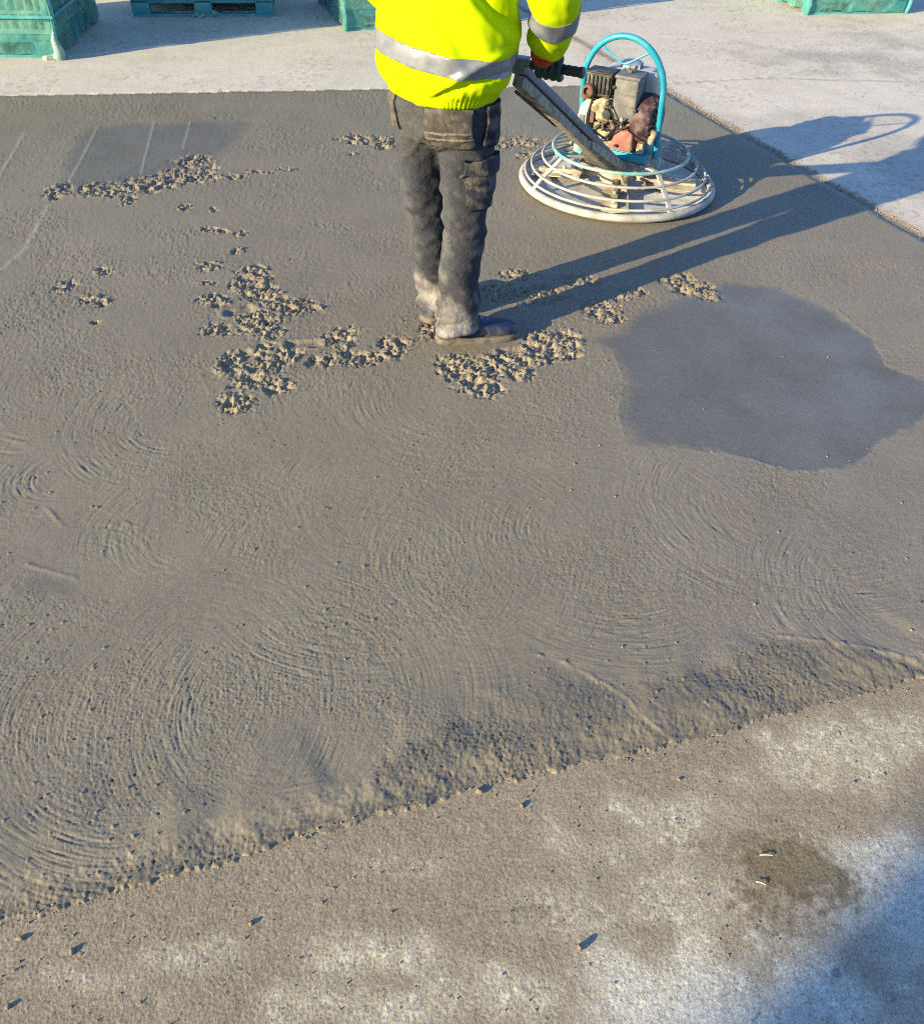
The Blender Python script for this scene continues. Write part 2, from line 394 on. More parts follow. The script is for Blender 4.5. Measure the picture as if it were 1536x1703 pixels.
    for L in LIPS: zf = zf + .0026*np.exp(-((seg_dist(X, Y, L)+b1*.25)/.005)**2)*(.6+.9*perlin(X*50, Y*50, 41))
    for L in EDGES: zf = zf + .0018*np.exp(-(seg_dist(X, Y, L)/.006)**2)*(.3+1.2*perlin(X*30, Y*30, 42))
    for L, wd in LINES: zf = zf + .002*np.exp(-(seg_dist(X, Y, L)/wd)**2)*(.7+.8*perlin(X*30, Y*30, 43))
    # little pits and crumbs
    for k, (sc, th_, hh) in enumerate(((9, .030, -.005), (8, .035, .004), (14, .05, .003))):
        wv = worley(X, Y, sc, 44+k); pick = sstep(.05, .3, perlin(X*2.1, Y*2.1, 47+k))
        zf = zf + hh*sstep(th_, th_*.3, wv)*pick*(1-.5*sm)
    # torn patches
    nb = fbm(X, Y, 14, 51, 3)*.35+fbm(X, Y, 50, 52, 2)*.35
    m = blob_mask(X, Y, ALLB, nb, .5); mw = blob_mask(X, Y, [(e[0], e[1], e[2]*1.35+3, e[3]*1.4+2) for e in ALLB], nb*1.2, .8)*(1-m); ms = blob_mask(X, Y, SOFT, nb, .6)
    b = (m > 0.001) | (ms > .001) | (mw > .001)
    if b.any():
        x = X[b]; y = Y[b]
        wx = x+.010*perlin(x*34, y*34, 53); wy = y+.010*perlin(x*34, y*34, 54)
        g = .62-2.2*abs(perlin(wx*38, wy*38, 55)); g2 = .5-2.0*abs(perlin(wx*85, wy*85, 56)); g4 = .42-worley(wx, wy, 88, 76); low = fbm(x, y, 21, 57, 3, .6); g3 = perlin(x*170, y*170, 59)+perlin(x*80, y*80, 60)
        gr2 = np.random.default_rng(6).uniform(-1, 1, x.shape)*.0011; zz = .003 + .024*low + .008*np.clip(g, -.6, .6) + .0055*np.clip(g2, -.7, .5) + .006*g4 + .003*g3 + gr2 - .014*sstep(-.1, -.40, low)
        zz = zz*.80; zf[b] = zf[b]*(1-.35*m[b]) + m[b]*zz + ms[b]*(.006*g+.003*g2) + mw[b]*(.0022*np.clip(g, -.8, .5)+.0016*g2+.0008*g3+.003*np.minimum(low, .1))
    # footprints pressed beside the torn patches
    for (ex, ey, la, lb, ro) in ((400, 522, .060, .030, .5), (398, 604, .075, .034, 1.1), (505, 577, .066, .030, .15), (850, 588, .05, .022, .3), (905, 505, .11, .03, .5)):
        c = gp(ex, ey)[:2]; x_ = (X-c[0])*math.cos(ro)+(Y-c[1])*math.sin(ro); y_ = -(X-c[0])*math.sin(ro)+(Y-c[1])*math.cos(ro)
        w_ = lb*(1-.22*np.cos(np.clip(x_/la, -1.5, 1.5)*3.0)*.9)              # waisted like a sole
        q = ((abs(x_)/la)**3+(abs(y_)/w_)**3)**(1/3)+nb*.45
        zf = zf - .010*sstep(1.1, .7, q)*(1-.35*m) + .0035*np.exp(-((q-1.2)/.16)**2)
    # ---------------- old slab
    do = -D
    dirt = sstep(.16, .0, -d_near(X, Y)+mid*.14)                     # dragged slurry beside the near edge
    blot = fbm(X, Y, 3.1, 61, 4); blot2 = fbm(X, Y, 8, 62, 4)
    zs = (grain*.0006+grit*.9)*(Y < 3) + fine*.0006 + .0008*mid
    near = Y < 2.6
    agg = worley(X+.01*perlin(X*20, Y*20, 63), Y, 52, 64)
    # ---------------- colours
    wet = np.array(lin(140, 131, 113))*.755; smc = np.array(lin(111, 108, 101))*.74; bandc = np.array(lin(120, 113, 99))*.75
    warm = np.array(lin(158, 137, 116))*.76
    cf = np.ones(X.shape+(3,))*wet
    k = sstep(.02, .42, fbm(X, Y, 3.3, 65, 4))[..., None]*.22; cf = cf*(1-k)+warm*k
    green = sstep(3.6, 5.2, Y+mid*.6)[..., None]*.5; cf = cf*(1-green)+np.array(lin(131, 126, 105))*.755*green
    rightc = (sstep(.2, 1.1, X+mid*.3)*sstep(2.9, 2.1, Y))[..., None]*.5; cf = cf*(1-rightc)+np.array(lin(140, 132, 121))*.76*rightc
    cf = cf*(1-sm[..., None])+smc*sm[..., None]
    bb = (band*(.55+.4*sstep(-.2, .3, mid)))[..., None]; cf = cf*(1-bb)+bandc*bb
    mm = (m*.75)[..., None]; cf = cf*(1-mm)+np.array(lin(164, 149, 124))*.77*mm
    for L, wd in LINES[:5]:
        q = (np.exp(-(seg_dist(X, Y, L)/(wd*1.1))**2)*.5)[..., None]; cf = cf*(1-q)+np.array(lin(168, 162, 146))*.76*q
    cf = cf*(1+(.13+.10*sm)*mid+.10*big+.12*fine)[..., None]
    brown = np.array(lin(163, 149, 127))*.80; dry = np.array(lin(208, 195, 165))*.82; grey = np.array(lin(184, 175, 152))*.82; olive = np.array(lin(126, 112, 86))*.76
    cs = np.ones(X.shape+(3,))*brown
    # pale dry areas where the slurry has not spread
    PD = blob_mask(X, Y, [(1420, 1240, 150, 55), (1500, 1230, 90, 60), (1330, 1290, 190, 40, .6), (1130, 1370, 140, 55, .75), (1010, 1420, 150, 70, .55), (1100, 1480, 190, 70, .6), (930, 1520, 180, 60, .4), (1480, 1430, 110, 45, 1),
                          (1500, 1520, 110, 80, .9), (640, 1590, 170, 50, .65), (330, 1590, 150, 34, .5), (560, 1680, 230, 60, .7), (700, 1440, 150, 40, .3), (870, 1650, 220, 70, .6), (1250, 1640, 300, 110, .8), (150, 1630, 100, 30, .25), (1120, 1250, 40, 10, .0)], blot2*1.1+fine*.6+.25*grain, .9)
    q = (PD*(.92+.5*sstep(-.3, .3, blot))*(1+.7*np.clip(grain, -.6, .6)+.6*fine))[..., None]; q = np.clip(q, 0, 1); cs = cs*(1-q)+(dry*.6+grey*.4)*q
    cool = (blob_mask(X, Y, [(1500, 1500, 240, 160), (1250, 1690, 420, 130)], blot2*.6, .9))[..., None]*.75; cs = cs*(1-cool)+np.array(lin(212, 207, 192))*.85*cool
    OL = blob_mask(X, Y, [(1315, 1455, 118, 95, .9), (1235, 1400, 100, 36, .6), (860, 1520, 80, 22, .3), (700, 1310, 40, 12, .3)], blot2*1.0+fine*.5, .75)[..., None]
    cs = cs*(1-OL)+olive*OL
    # exposed aggregate: single pale and dark stones where the slab is dry
    sid = np.floor((X*72)).astype(np.int64)*7919+np.floor(Y*72).astype(np.int64)
    ag = (sstep(.44, .30, agg+.12*perlin(X*160, Y*160, 16))*np.clip(PD*1.3, 0, 1)*(OL[..., 0] < .4)*sstep(.0, .12, perlin(X*37, Y*37, 66)))[..., None]
    tone = (1.02+.34*np.sign(perlin(X*30, Y*30, 67)+.12))[..., None]
    cs = cs*(1-ag*.55)+np.clip(np.array(lin(206, 198, 180))*.84*tone, 0, .8)*ag*.55
    zs = zs + near*(ag[..., 0]*.0003)
    cs = cs*(1+.26*fine+.14*blot+.26*grain)[..., None]
    farm = sstep(2.0, 3.0, Y + 0*X)*(do > 0)
    pale = np.array(lin(224, 214, 196))*.80; worn = np.array(lin(176, 172, 164))*.79; rose = np.array(lin(206, 190, 176))*.79
    cl = np.ones(X.shape+(3,))*pale
    k = blob_mask(X, Y, [(1420, 100, 200, 26, .6), (1500, 70, 120, 20, .5), (1350, 210, 150, 30, .35), (1500, 260, 160, 90, .45)], mid*.8+fine*.5, .9)[..., None]; cl = cl*(1-k)+worn*k
    k = (sstep(.25, .0, abs(d_right(X, Y)))*.7)[..., None]*sstep(-.2, .3, mid)[..., None]; cl = cl*(1-k)+rose*k
    k = (sstep(.06, .0, abs(d_right(X, Y))+n*1.2)*.9)[..., None]; cl = cl*(1-k)+np.array(lin(150, 132, 108))*.79*k
    k = (sstep(.12, .5, fbm(X, Y, 1.6, 74, 5, .6))*.30+sstep(.30, .42, perlin(X*9, Y*9, 75))*.12)[..., None]; cl = cl*(1-k)+np.array(lin(186, 172, 150))*.79*k
    k = (sstep(.30, .36, perlin(X*24, Y*24, 77))*sstep(.0, .2, perlin(X*2, Y*2, 78))*.35)[..., None]; cl = cl*(1-k)+np.array(lin(150, 142, 128))*.79*k
    scr = perlin(X*3, Y*60, 68)*.5+perlin(X*8, Y*120, 69)*.5
    cl = cl*(1+.09*mid+.07*big+.08*fine+.08*scr)[..., None]
    cs = cs*(1-farm[..., None])+cl*farm[..., None]
    # joint in the old slab on the far right
    JT = gpl([(1092, 141), (1180, 135), (1270, 130), (1400, 133), (1540, 136), (2000, 150)])
    jd = seg_dist(X, Y, JT)+.004*perlin(X*20, Y*20, 71); jm = np.exp(-(jd/.012)**2)
    zs = zs - .006*jm*farm; cs = cs*(1-.35*jm*farm)[..., None]
    rj = np.exp(-(d_right(X, Y)/.012)**2)*(d_near(X, Y) > .2)*(d_far(X, Y) > -.05)
    zs = zs + .004*sstep(0, .02, do)*farm
    zf = np.where(d_right(X, Y) < .1, zf-.008*sstep(.1, .0, d_right(X, Y)), zf) - .004*rj
    crumbs_r = sstep(.09, .0, abs(d_right(X, Y)-.02)+n)*sstep(.1, .4, perlin(X*4, Y*4, 72)+.15)
    gr = .5-worley(X, Y, 70, 73); zf = zf+crumbs_r*(.008*gr+.004); zs = zs+crumbs_r*(.006*np.clip(gr, 0, 1))
    Z = np.where(fr, np.maximum(zf, .0005), zs)
    C = np.where(fr[..., None], cf, cs)
    R = np.where(fr, .70-.24*sm*(1+.9*np.clip(mid, -.5, .5)), .88)
    return Z, D, np.clip(C, .01, .85), R

NR, NC = 1060, 940
a0, a1 = math.atan2(CAM_H, .36), math.atan2(CAM_H, 12.5)
yr = CAM_H/np.tan(np.linspace(a0, a1, NR))
v = np.linspace(-1, 1, NC); v = np.sign(v)*np.where(abs(v) < .88, abs(v)/.88, 1+(abs(v)-.88)/.12*.9+((abs(v)-.88)/.12)**3*.8)
GX = (v[None, :]*(.455*yr+.64)[:, None]); GY = np.repeat(yr[:, None], NC, 1)
GZ, GD, GC, GR = ground(GX, GY)
idx = np.arange(NR*NC).reshape(NR, NC)
Q = np.stack([idx[:-1, :-1], idx[:-1, 1:], idx[1:, 1:], idx[1:, :-1]], -1).reshape(-1, 4)
Dq = GD.reshape(-1)[Q].mean(1)
Vall = np.stack([GX, GY, GZ], -1).reshape(-1, 3); Call = GC.reshape(-1, 3); Rall = GR.reshape(-1)
def patch(name, sel, m):
    F = Q[sel]; used = np.unique(F); mp = np.full(len(Vall), -1, np.int64); mp[used] = np.arange(len(used))
    me = mesh_np(name, Vall[used], mp[F]); set_col(me, 'Col', Call[used])
    at = me.attributes.new('Rgh', 'FLOAT', 'POINT'); at.data.foreach_set('value', Rall[used].astype(np.float32))
    return tag(obj(name, me, m), kind='structure')
m_fresh = attr_mat('wet_concrete', 'Col', var=.10, vscale=130, bump=.8, bscale=420, bdist=.0016, spec=.35, rattr='Rgh').m
m_slab = attr_mat('old_concrete', 'Col', var=.2, vscale=190, bump=.7, bscale=330, bdist=.0016, spec=.15, rattr='Rgh').m
nbG = fbm(GX, GY, 14, 51, 3)*.35+fbm(GX, GY, 50, 52, 2)*.35
owner = np.full(len(Q), -1, np.int64)                       # faces of the pour that belong to a torn clump
for ki, (key, E) in enumerate(CLUMP.items()):
    mk = blob_mask(GX, GY, E, nbG).reshape(-1); owner[(mk[Q].mean(1) > .30) & (owner < 0)] = ki
o_fresh = patch('wet_concrete_ground', (Dq > 0) & (owner < 0), m_fresh)
o_fresh['label'] = 'wet freshly poured grey concrete with swirling trowel strokes'
o_slab = patch('old_concrete_ground', (Dq <= 0) & (owner < 0), m_slab)
# ground beyond, stitched to the border of the detailed part and carried to the horizon
bord = np.concatenate([idx[0, :], idx[1:, -1], idx[-1, -2::-1], idx[-2:0:-1, 0]])
Vb = Vall[bord]; cen = np.array([0, 4.5]); Vo = Vb.copy(); dirs = Vb[:, :2]-cen; dirs /= np.linalg.norm(dirs, axis=1)[:, None]
Vo[:, :2] = cen+dirs*900; Vo[:, 2] = 0; n_ = len(bord)
Fo = np.stack([np.arange(n_), n_+np.arange(n_), n_+(np.arange(n_)+1) % n_, (np.arange(n_)+1) % n_], -1)
mo = mesh_np('ground', np.concatenate([Vb, Vo]), Fo)
bm = bmesh.new(); bm.from_mesh(mo); bmesh.ops.recalc_face_normals(bm, faces=bm.faces)
if sum(f.normal.z for f in bm.faces) < 0: bmesh.ops.reverse_faces(bm, faces=bm.faces)
bm.to_mesh(mo); bm.free()
tag(obj('ground', mo, mat('dry_slab', (.48, .46, .42), .85, col2=(.38, .36, .33), scale=1.3, bump=.2, bscale=80), smooth=False), kind='structure')

def height(x, y):
    return ground(np.asarray(x, float), np.asarray(y, float))[0]

# ------------------------------------------------------------------ crumbs of torn concrete
def ico(sub):
    b = bmesh.new(); bmesh.ops.create_icosphere(b, subdivisions=sub, radius=1)
    V = np.array([q.co[:] for q in b.verts]); F = np.array([[q.index for q in f.verts] for f in b.faces]); b.free(); return V, F
IV, IF = ico(1); IV2, IF2 = ico(2)
SHAPES = []
for s in range(10):
    d = 1+.9*noise3(IV, 1.1, 100+s)+.35*noise3(IV, 2.3, 120+s); d = d+rng.uniform(-.28, .28, len(d)); SHAPES.append(IV*np.clip(d, .3, 1.9)[:, None]*rng.uniform(.6, 1.3, 3))
def crumbs(pos, size, flat=.75, shapes=SHAPES, F0=IF):
    n = len(pos); V = []; k = len(shapes[0])
    for i in range(n):
        q = Euler((rng.uniform(0, 6.3), rng.uniform(0, 6.3), rng.uniform(0, 6.3))).to_matrix()
        p = (shapes[rng.integers(len(shapes))] @ np.array(q).T)*size[i]*rng.uniform(.7, 1.3, 3); p[:, 2] *= flat
        V.append(p+pos[i])
    V = np.concatenate(V); F = np.concatenate([F0+i*k for i in range(n)]); return V, F
m_crumb = attr_mat('torn_concrete', 'Col', rough=.8, var=.15, vscale=120, bump=.5, bscale=300, bdist=.0015, spec=.3).m
CL_LABEL = {
 'streak': 'longest ragged streak of torn concrete, crossing the smooth dark area with pale scratch lines', 'tail': 'thin trail of crumbs tapering off from the end of the longest ragged streak',
 'fleck_a': 'small flat crumb pile just below the longest ragged streak', 'fleck_b': 'tiny round crumb lump beside the flat crumb pile below the ragged streak',
 'fleck_c': 'narrow sliver shaped strip of torn concrete above the large cross shaped patch', 'fleck_d': 'small dark lump at the end of the sliver shaped strip nearest the worker',
 'fleck_e': 'small crumb pile between the sliver shaped strip and the top of the cross shaped patch', 'fleck_f': 'slanted half oval clump standing apart beside the top of the cross shaped patch',
 'fleck_g': 'uppermost of the three small clumps lying farthest from the worker', 'fleck_h': 'roundish clump, farthest from the worker of all the clumps',
 'fleck_i': 'elongated clump, lowest of the three lying farthest from the worker', 'fleck_j': 'tiny dark crumb just below the elongated clump far from the worker',
 'big': 'large cross shaped patch of torn concrete dented by deep footprints', 'low': 'oval clump at the foot of the large cross shaped patch',
 'mid': 'torn concrete patch between the large cross shaped patch and the boot heel', 'boot': 'broad crumbly patch of torn concrete under and in front of the boot',
 'ridge': 'clump ridge lying along the lit edge of the leg shadow', 'right': 'isolated round clump at the upper corner of the smooth dark patch',
 'shadowed': 'crumbly patch lying inside the shadow of the legs', 'behind': 'low strip of torn concrete behind the worker, on the side away from the machine',
 'behind_b': 'low strip of torn concrete between the worker and the machine ring', 'fleck_k': 'tiny lump of concrete below the low strip behind the worker'}
for ki, (key, E) in enumerate(CLUMP.items()):
    pts = []; szs = []
    for e in E:
        cx, cy, rx, ry = ell(*e); area = rx*ry*3.1; n = int(min(700, max(6, area*7000*(.8 if cy < 3.4 else .8))))
        ang = rng.uniform(0, 6.283, n); rr = np.sqrt(rng.uniform(0, 1, n))*1.02
        x = cx+rx*rr*np.cos(ang); y = cy+ry*rr*np.sin(ang)
        s = .0011+.0062*rng.uniform(0, 1, n)**3.2; s = np.where(rng.uniform(0, 1, n) < .02, s+.004, s)
        if cy > 3.6: s = s*1.25
        pts.append(np.stack([x, y], -1)); szs.append(s)
    P = np.concatenate(pts); s = np.concatenate(szs)
    nb = fbm(P[:, 0], P[:, 1], 14, 51, 3)*.35+fbm(P[:, 0], P[:, 1], 50, 52, 2)*.35
    mk = blob_mask(P[:, 0], P[:, 1], E, nb); keep = rng.uniform(0, 1, len(P)) < np.clip(mk*1.1, .03, 1)*(.35+.75*sstep(-.25, .25, fbm(P[:, 0], P[:, 1], 22, 58, 2)))
    P = P[keep]; s = s[keep]
    z = height(P[:, 0], P[:, 1])
    V, F = crumbs(np.stack([P[:, 0], P[:, 1], z-s*.35], -1), s)
    base = np.array([P[:, 0].mean(), P[:, 1].mean(), 0])
    FQ = Q[owner == ki]; used = np.unique(FQ); mp = np.full(len(Vall), -1, np.int64); mp[used] = np.arange(len(used)); FQ = mp[FQ]
    FT = np.concatenate([FQ[:, [0, 1, 2]], FQ[:, [0, 2, 3]]]) if len(FQ) else np.zeros((0, 3), np.int64); nu = len(used)
    me = mesh_np('concrete_clump', np.concatenate([Vall[used], V])-base, np.concatenate([FT, F+nu]))
    k = np.repeat(rng.uniform(0, 1, len(P)), len(IV))[:, None]
    set_col(me, 'Col', np.concatenate([Call[used], (np.array(lin(138, 127, 106))*(1-k)+np.array(lin(162, 147, 122))*k)*.76]))
    o = obj('concrete_clump', me, m_crumb, smooth=False); o.location = base
    me.polygons.foreach_set('use_smooth', np.arange(len(me.polygons)) < len(FT))
    tag(o, CL_LABEL[key], 'concrete clump', 'torn clumps on the wet concrete')

# loose grit over the old slab and along the pour's edge (nobody could count it)
n = 4600
px = rng.uniform(-60, 1600, n); t = rng.uniform(0, 1, n)**1.8
ex = np.interp(px, [0, 180, 470, 790, 1110, 1300, 1536], [1532, 1490, 1400, 1312, 1244, 1184, 1132])
py = ex-4+t*(1720-ex)
cl_ = fbm(px, py, .012, 140, 3)
keep = (rng.uniform(0, 1, n) < np.clip(.25+1.0*cl_+.75*(t < .02), .03, 1)); px = px[keep]; py = py[keep]; t = t[keep]
P = np.array([gp(a, b)[:2] for a, b in zip(px, py)]); s = (.0005+.0022*rng.uniform(0, 1, len(P))**5)
z = height(P[:, 0], P[:, 1]); V, F = crumbs(np.stack([P[:, 0], P[:, 1], z+s*.4], -1), s)
me = mesh_np('gravel', V, F); k = np.repeat(rng.uniform(0, 1, len(P)), len(IV))[:, None]
set_col(me, 'Col', np.array(lin(122, 108, 90))*.8*(1-k)+np.array(lin(160, 146, 124))*.8*k)
tag(obj('gravel', me, m_crumb, smooth=False), 'fine grit scattered over the old concrete below the pour edge', kind='stuff')
# crumbs along the crumbled right-hand edge and sprinkled over the pour
P = []
for i in range(700):
    a = RIGHT[0]+(RIGHT[4]-RIGHT[0])*rng.uniform(0, 1.25); P.append(a+rng.normal(0, .022, 2))
for i in range(240):
    q = gp(rng.uniform(0, 1536), rng.uniform(330, 1150))[:2]; P.append(q)
P = np.array(P); s = .0018+.0045*rng.uniform(0, 1, len(P))**3; s[700:] *= .62
z = height(P[:, 0], P[:, 1]); V, F = crumbs(np.stack([P[:, 0], P[:, 1], z+s*.2], -1), s)
me = mesh_np('crumbs', V, F); k = np.repeat(rng.uniform(0, 1, len(P)), len(IV))[:, None]
set_col(me, 'Col', np.array(lin(138, 124, 102))*.76*(1-k)+np.array(lin(170, 152, 126))*.76*k)
tag(obj('rubble', me, m_crumb, smooth=False), 'crumbs along the side edge of the pour and sprinkled over it', kind='stuff')

# single stones that can be told apart
m_stone = mat('stone', lin(118, 106, 90), .8, col2=lin(92, 84, 72), scale=60, bump=.4, bscale=200)
m_stone2 = mat('grey_stone', lin(120, 122, 124), .8, col2=lin(96, 98, 100), scale=60, bump=.4, bscale=200)
STONES = [(963, 1578, .0075, 1.3, 'upright chip with a long dark pointed shadow on the old slab'),
          (868, 1340, .0060, 1.0, 'pebble just below the largest dark lump at the pour edge'),
          (797, 1318, .0085, .9, 'largest dark lump wedged against the pour edge'),
          (418, 1536, .0055, 1.0, 'pebble alone on the plain brown part of the slab'),
          (120, 1584, .0060, .8, 'pebble with a slanting shadow, second along from the low end of the pour edge'),
          (36, 1562, .0060, .9, 'pebble nearest the low end of the pour edge'),
          (14, 1675, .0055, .9, 'lowest pebble on the brown slab, by the corner of the photo'),
          (1128, 1297, .0042, 1.0, 'small pebble on the brown slab below the corner of the two wet tongues'),
          (1420, 1302, .0040, .9, 'small dark pebble on the pale dry patch'),
          (1390, 1620, .0075, .6, 'upper of the two dark lumps in the blue shadow'),
          (1480, 1660, .0085, .6, 'lower of the two dark lumps in the blue shadow')]
for i, (x, y, s, f, lab) in enumerate(STONES):
    c = gp(x, y); d = 1+.5*noise3(IV2, .9, 150+i)+.2*noise3(IV2, 2.2, 170+i)
    s *= .8; Vv = IV2*d[:, None]*s; Vv[:, 2] *= f; Vv[:, 0] *= 1.25 if f < 1.2 else .8
    o = obj('stone', mesh_np('stone', Vv, IF2), m_stone2 if i > 8 else m_stone, smooth=False); o.location = (c[0], c[1], float(height([c[0]], [c[1]])[0])+s*f*.5); o.rotation_euler = (0, 0, i*1.3)
    tag(o, lab, 'stone', 'loose stones on the old slab')
m_straw = mat('straw', lin(205, 190, 150), .7)
for (x0, y0, x1, y1, lab) in ((1262, 1424, 1284, 1424, 'short pale straw on the olive stain, upper of two'), (1256, 1468, 1272, 1473, 'short pale straw on the olive stain, lower of two')):
    a = gp(x0, y0); b = gp(x1, y1); c = (a+b)/2
    mb = MB().tube([Vector(a-c)+Vector((0, 0, .004)), Vector((0, 0, .006)), Vector(b-c)+Vector((0, 0, .003))], [.0012, .0014, .0010], 6)
    o = mb.build('straw', m_straw); o.location = c; tag(o, lab, 'straw', 'straws on the old slab')

# =================================================================== POWER TROWEL
m_ring = mat('cement_coated_steel', lin(166, 164, 158), .8, col2=lin(128, 123, 113), scale=14, lo=.42, hi=.72, bump=.35, bscale=90, bdist=.002)
m_pan = mat('pan_steel', lin(198, 193, 182), .6, col2=lin(140, 134, 122), scale=9, lo=.45, hi=.75, bump=.25, bscale=60, bdist=.002)
m_blade = mat('blade_steel', lin(172, 163, 142), .6, col2=lin(126, 112, 90), scale=11, lo=.45, hi=.7, bump=.3, bscale=80, bdist=.002)
m_teal = mat('teal_paint', lin(24, 128, 150), .42, col2=lin(84, 150, 154), scale=9, lo=.48, hi=.78, bump=.08, bscale=60)
m_tealdirty = mat('dusty_teal_paint', lin(84, 150, 152), .55, col2=lin(164, 160, 146), scale=10, lo=.38, hi=.62, bump=.2, bscale=90)
m_pole = mat('grey_pole_paint', lin(92, 96, 104), .55, col2=lin(134, 131, 124), scale=18, lo=.5, hi=.78, bump=.15, bscale=90)
m_poleside = mat('cement_splashed', lin(152, 143, 124), .8, col2=lin(98, 92, 82), scale=30, lo=.42, hi=.66, bump=.6, bscale=120, bdist=.003)
m_cream = mat('cream_dusty_metal', lin(158, 147, 122), .7, col2=lin(92, 78, 62), scale=24, lo=.40, hi=.62, bump=.3, bscale=90)
m_white = mat('dusty_white_plastic', lin(176, 172, 160), .5, col2=lin(138, 130, 114), scale=8, lo=.45, hi=.75)
m_black = mat('dusty_black_metal', lin(34, 33, 33), .65, col2=lin(108, 102, 92), scale=26, lo=.46, hi=.72, bump=.2, bscale=120)
m_greybox = mat('grey_filter_plastic', lin(84, 84, 84), .65, col2=lin(124, 119, 110), scale=14, lo=.45, hi=.75, bump=.15, bscale=100)
m_red = mat('faded_red_paint', lin(122, 66, 58), .7, col2=lin(128, 112, 98), scale=22, lo=.42, hi=.7)
m_darkred = mat('dark_red_shroud', lin(52, 24, 32), .7, col2=lin(106, 88, 84), scale=24, lo=.46, hi=.7)
m_rust = mat('rusty_exhaust', lin(98, 70, 58), .85, col2=lin(70, 56, 48), scale=26, bump=.4, bscale=140)
m_cap = mat('grey_blue_cap', lin(92, 106, 130), .35, col2=lin(140, 148, 158), scale=20)
m_rubber = mat('black_rubber', lin(26, 28, 30), .5, col2=lin(44, 44, 44), scale=30, bump=.2, bscale=160)

MC = gp(1022, 312); MYAW = -math.atan2(.433, .901)
trowel = empty('power_trowel', (MC[0], MC[1], .018), MYAW)
tag(trowel, 'walk behind power trowel with teal hoop and cement caked guard rings', 'power trowel')
MT = Matrix.Translation(trowel.location) @ Matrix.Rotation(MYAW, 4, 'Z')
def circ(r, z, n=72, c=(0, 0)): return [(c[0]+r*math.cos(2*math.pi*k/n), c[1]+r*math.sin(2*math.pi*k/n), z) for k in range(n)]
MB().tube(circ(.482, .026), .0195, 10, closed=True).build('guard_ring', m_ring, trowel)
MB().tube(circ(.470, .060), .0066, 8, closed=True).build('guard_ring', m_ring, trowel)
MB().tube(circ(.440, .094), .0066, 8, closed=True).build('guard_ring', m_ring, trowel)
MB().tube(circ(.388, .138), .0066, 8, closed=True).build('guard_ring', m_ring, trowel)
MB().tube(circ(.338, .186), .0085, 8, closed=True).build('guard_ring', m_tealdirty, trowel)
for an in (-39, 51, 141, 231):
    a = math.radians(an); c, s_ = math.cos(a), math.sin(a)
    rad = [(.16, .165), (.30, .182), (.340, .176), (.392, .128), (.444, .084), (.474, .050), (.488, .03)]
    mb = MB()
    for (r0, z0), (r1, z1) in zip(rad[:-1], rad[1:]):
        mb.beam((c*r0, s_*r0, z0), (c*r1, s_*r1, z1), .026, .010, (c*.6, s_*.6, .8))
    mb.build('guard_strut', m_ring, trowel, bevel=.002)
# float pan, blades and spider
MB().lathe([(.02, .004), (.44, .002), (.462, .014), (.458, .017), (.436, .008), (.02, .010)], n=72).build('float_pan', m_pan, trowel)
for k in range(4):
    a = math.radians(18+90*k); R = Matrix.Rotation(a, 3, 'Z') @ Matrix.Rotation(math.radians(7), 3, 'X')
    MB().box(R @ Vector((.285, 0, 0))+Vector((0, 0, .030)), (.29, .13, .005), R).build('blade', m_blade, trowel, bevel=.0015)
    mb = MB().beam(R @ Vector((.07, 0, .05)), R @ Vector((.40, 0, .045)), .030, .024)
    for q in (.17, .27, .37): mb.lathe([(.011, -.004), (.011, .014), (.006, .016)], R @ Vector((q, 0, .058)), n=8)
    mb.build('trowel_arm', m_blade, trowel, bevel=.003)
    MB().box(R @ Vector((.20, .045, .055)), (.05, .03, .05), R).beam(R @ Vector((.12, .03, .09)), R @ Vector((.21, .045, .075)), .014, .014).build('pitch_lever', m_poleside, trowel, bevel=.002)
MB().lathe([(.05, .02), (.085, .03), (.085, .07), (.06, .09), (.06, .13), (.095, .135), (.10, .16)], n=28).build('spider_hub', m_blade, trowel)
MB().lathe([(.105, .150), (.13, .155), (.13, .185), (.10, .19)], n=28).build('thrust_collar', m_black, trowel)
# gearbox with its cement skirt
mb = MB().add([(-.16, -.17, .135), (.15, -.17, .135), (.15, .15, .135), (-.16, .15, .135), (-.13, -.12, .205), (.12, -.12, .205), (.12, .12, .205), (-.13, .12, .205)],
              [(0, 3, 2, 1), (4, 5, 6, 7), (0, 1, 5, 4), (1, 2, 6, 5), (2, 3, 7, 6), (3, 0, 4, 7)])
mb.build('gearbox', m_poleside, trowel, bevel=.008)
mb = MB().box((0, -.01, .217), (.34, .26, .018)).beam((-.17, -.14, .205), (.17, -.14, .205), .02, .036).beam((-.17, .12, .205), (.17, .12, .205), .02, .036)
mb.build('engine_base', m_teal, trowel, bevel=.003)
# engine
EZ = .228
MB().box((-.01, .02, EZ+.055), (.20, .20, .11)).lathe([(.058, 0), (.058, .05), (.045, .06)], (-.085, -.07, EZ+.165), (0, -1, 0), 20).build('crankcase', m_cream, trowel, bevel=.008)
mb = MB().box((-.075, -.10, EZ+.045), (.085, .06, .07)).box((-.10, -.115, EZ+.095), (.03, .035, .03)).lathe([(.016, 0), (.016, .03), (.010, .035)], (-.105, -.13, EZ+.04), (0, -1, 0), 10)
mb.build('oil_sump', m_cream, trowel, bevel=.004)
MB().lathe([(.012, 0), (.018, .006), (.018, .018), (.010, .022)], (-.115, -.14, EZ+.06), (-.3, -1, .1), 12).build('oil_plug', m_black, trowel)
mb = MB()
for k in range(7): mb.box((-.085, -.015, EZ+.135+k*.014), (.13, .16, .006))
mb.box((-.085, -.015, EZ+.18), (.10, .12, .10)); mb.build('cylinder_fins', m_cream, trowel)
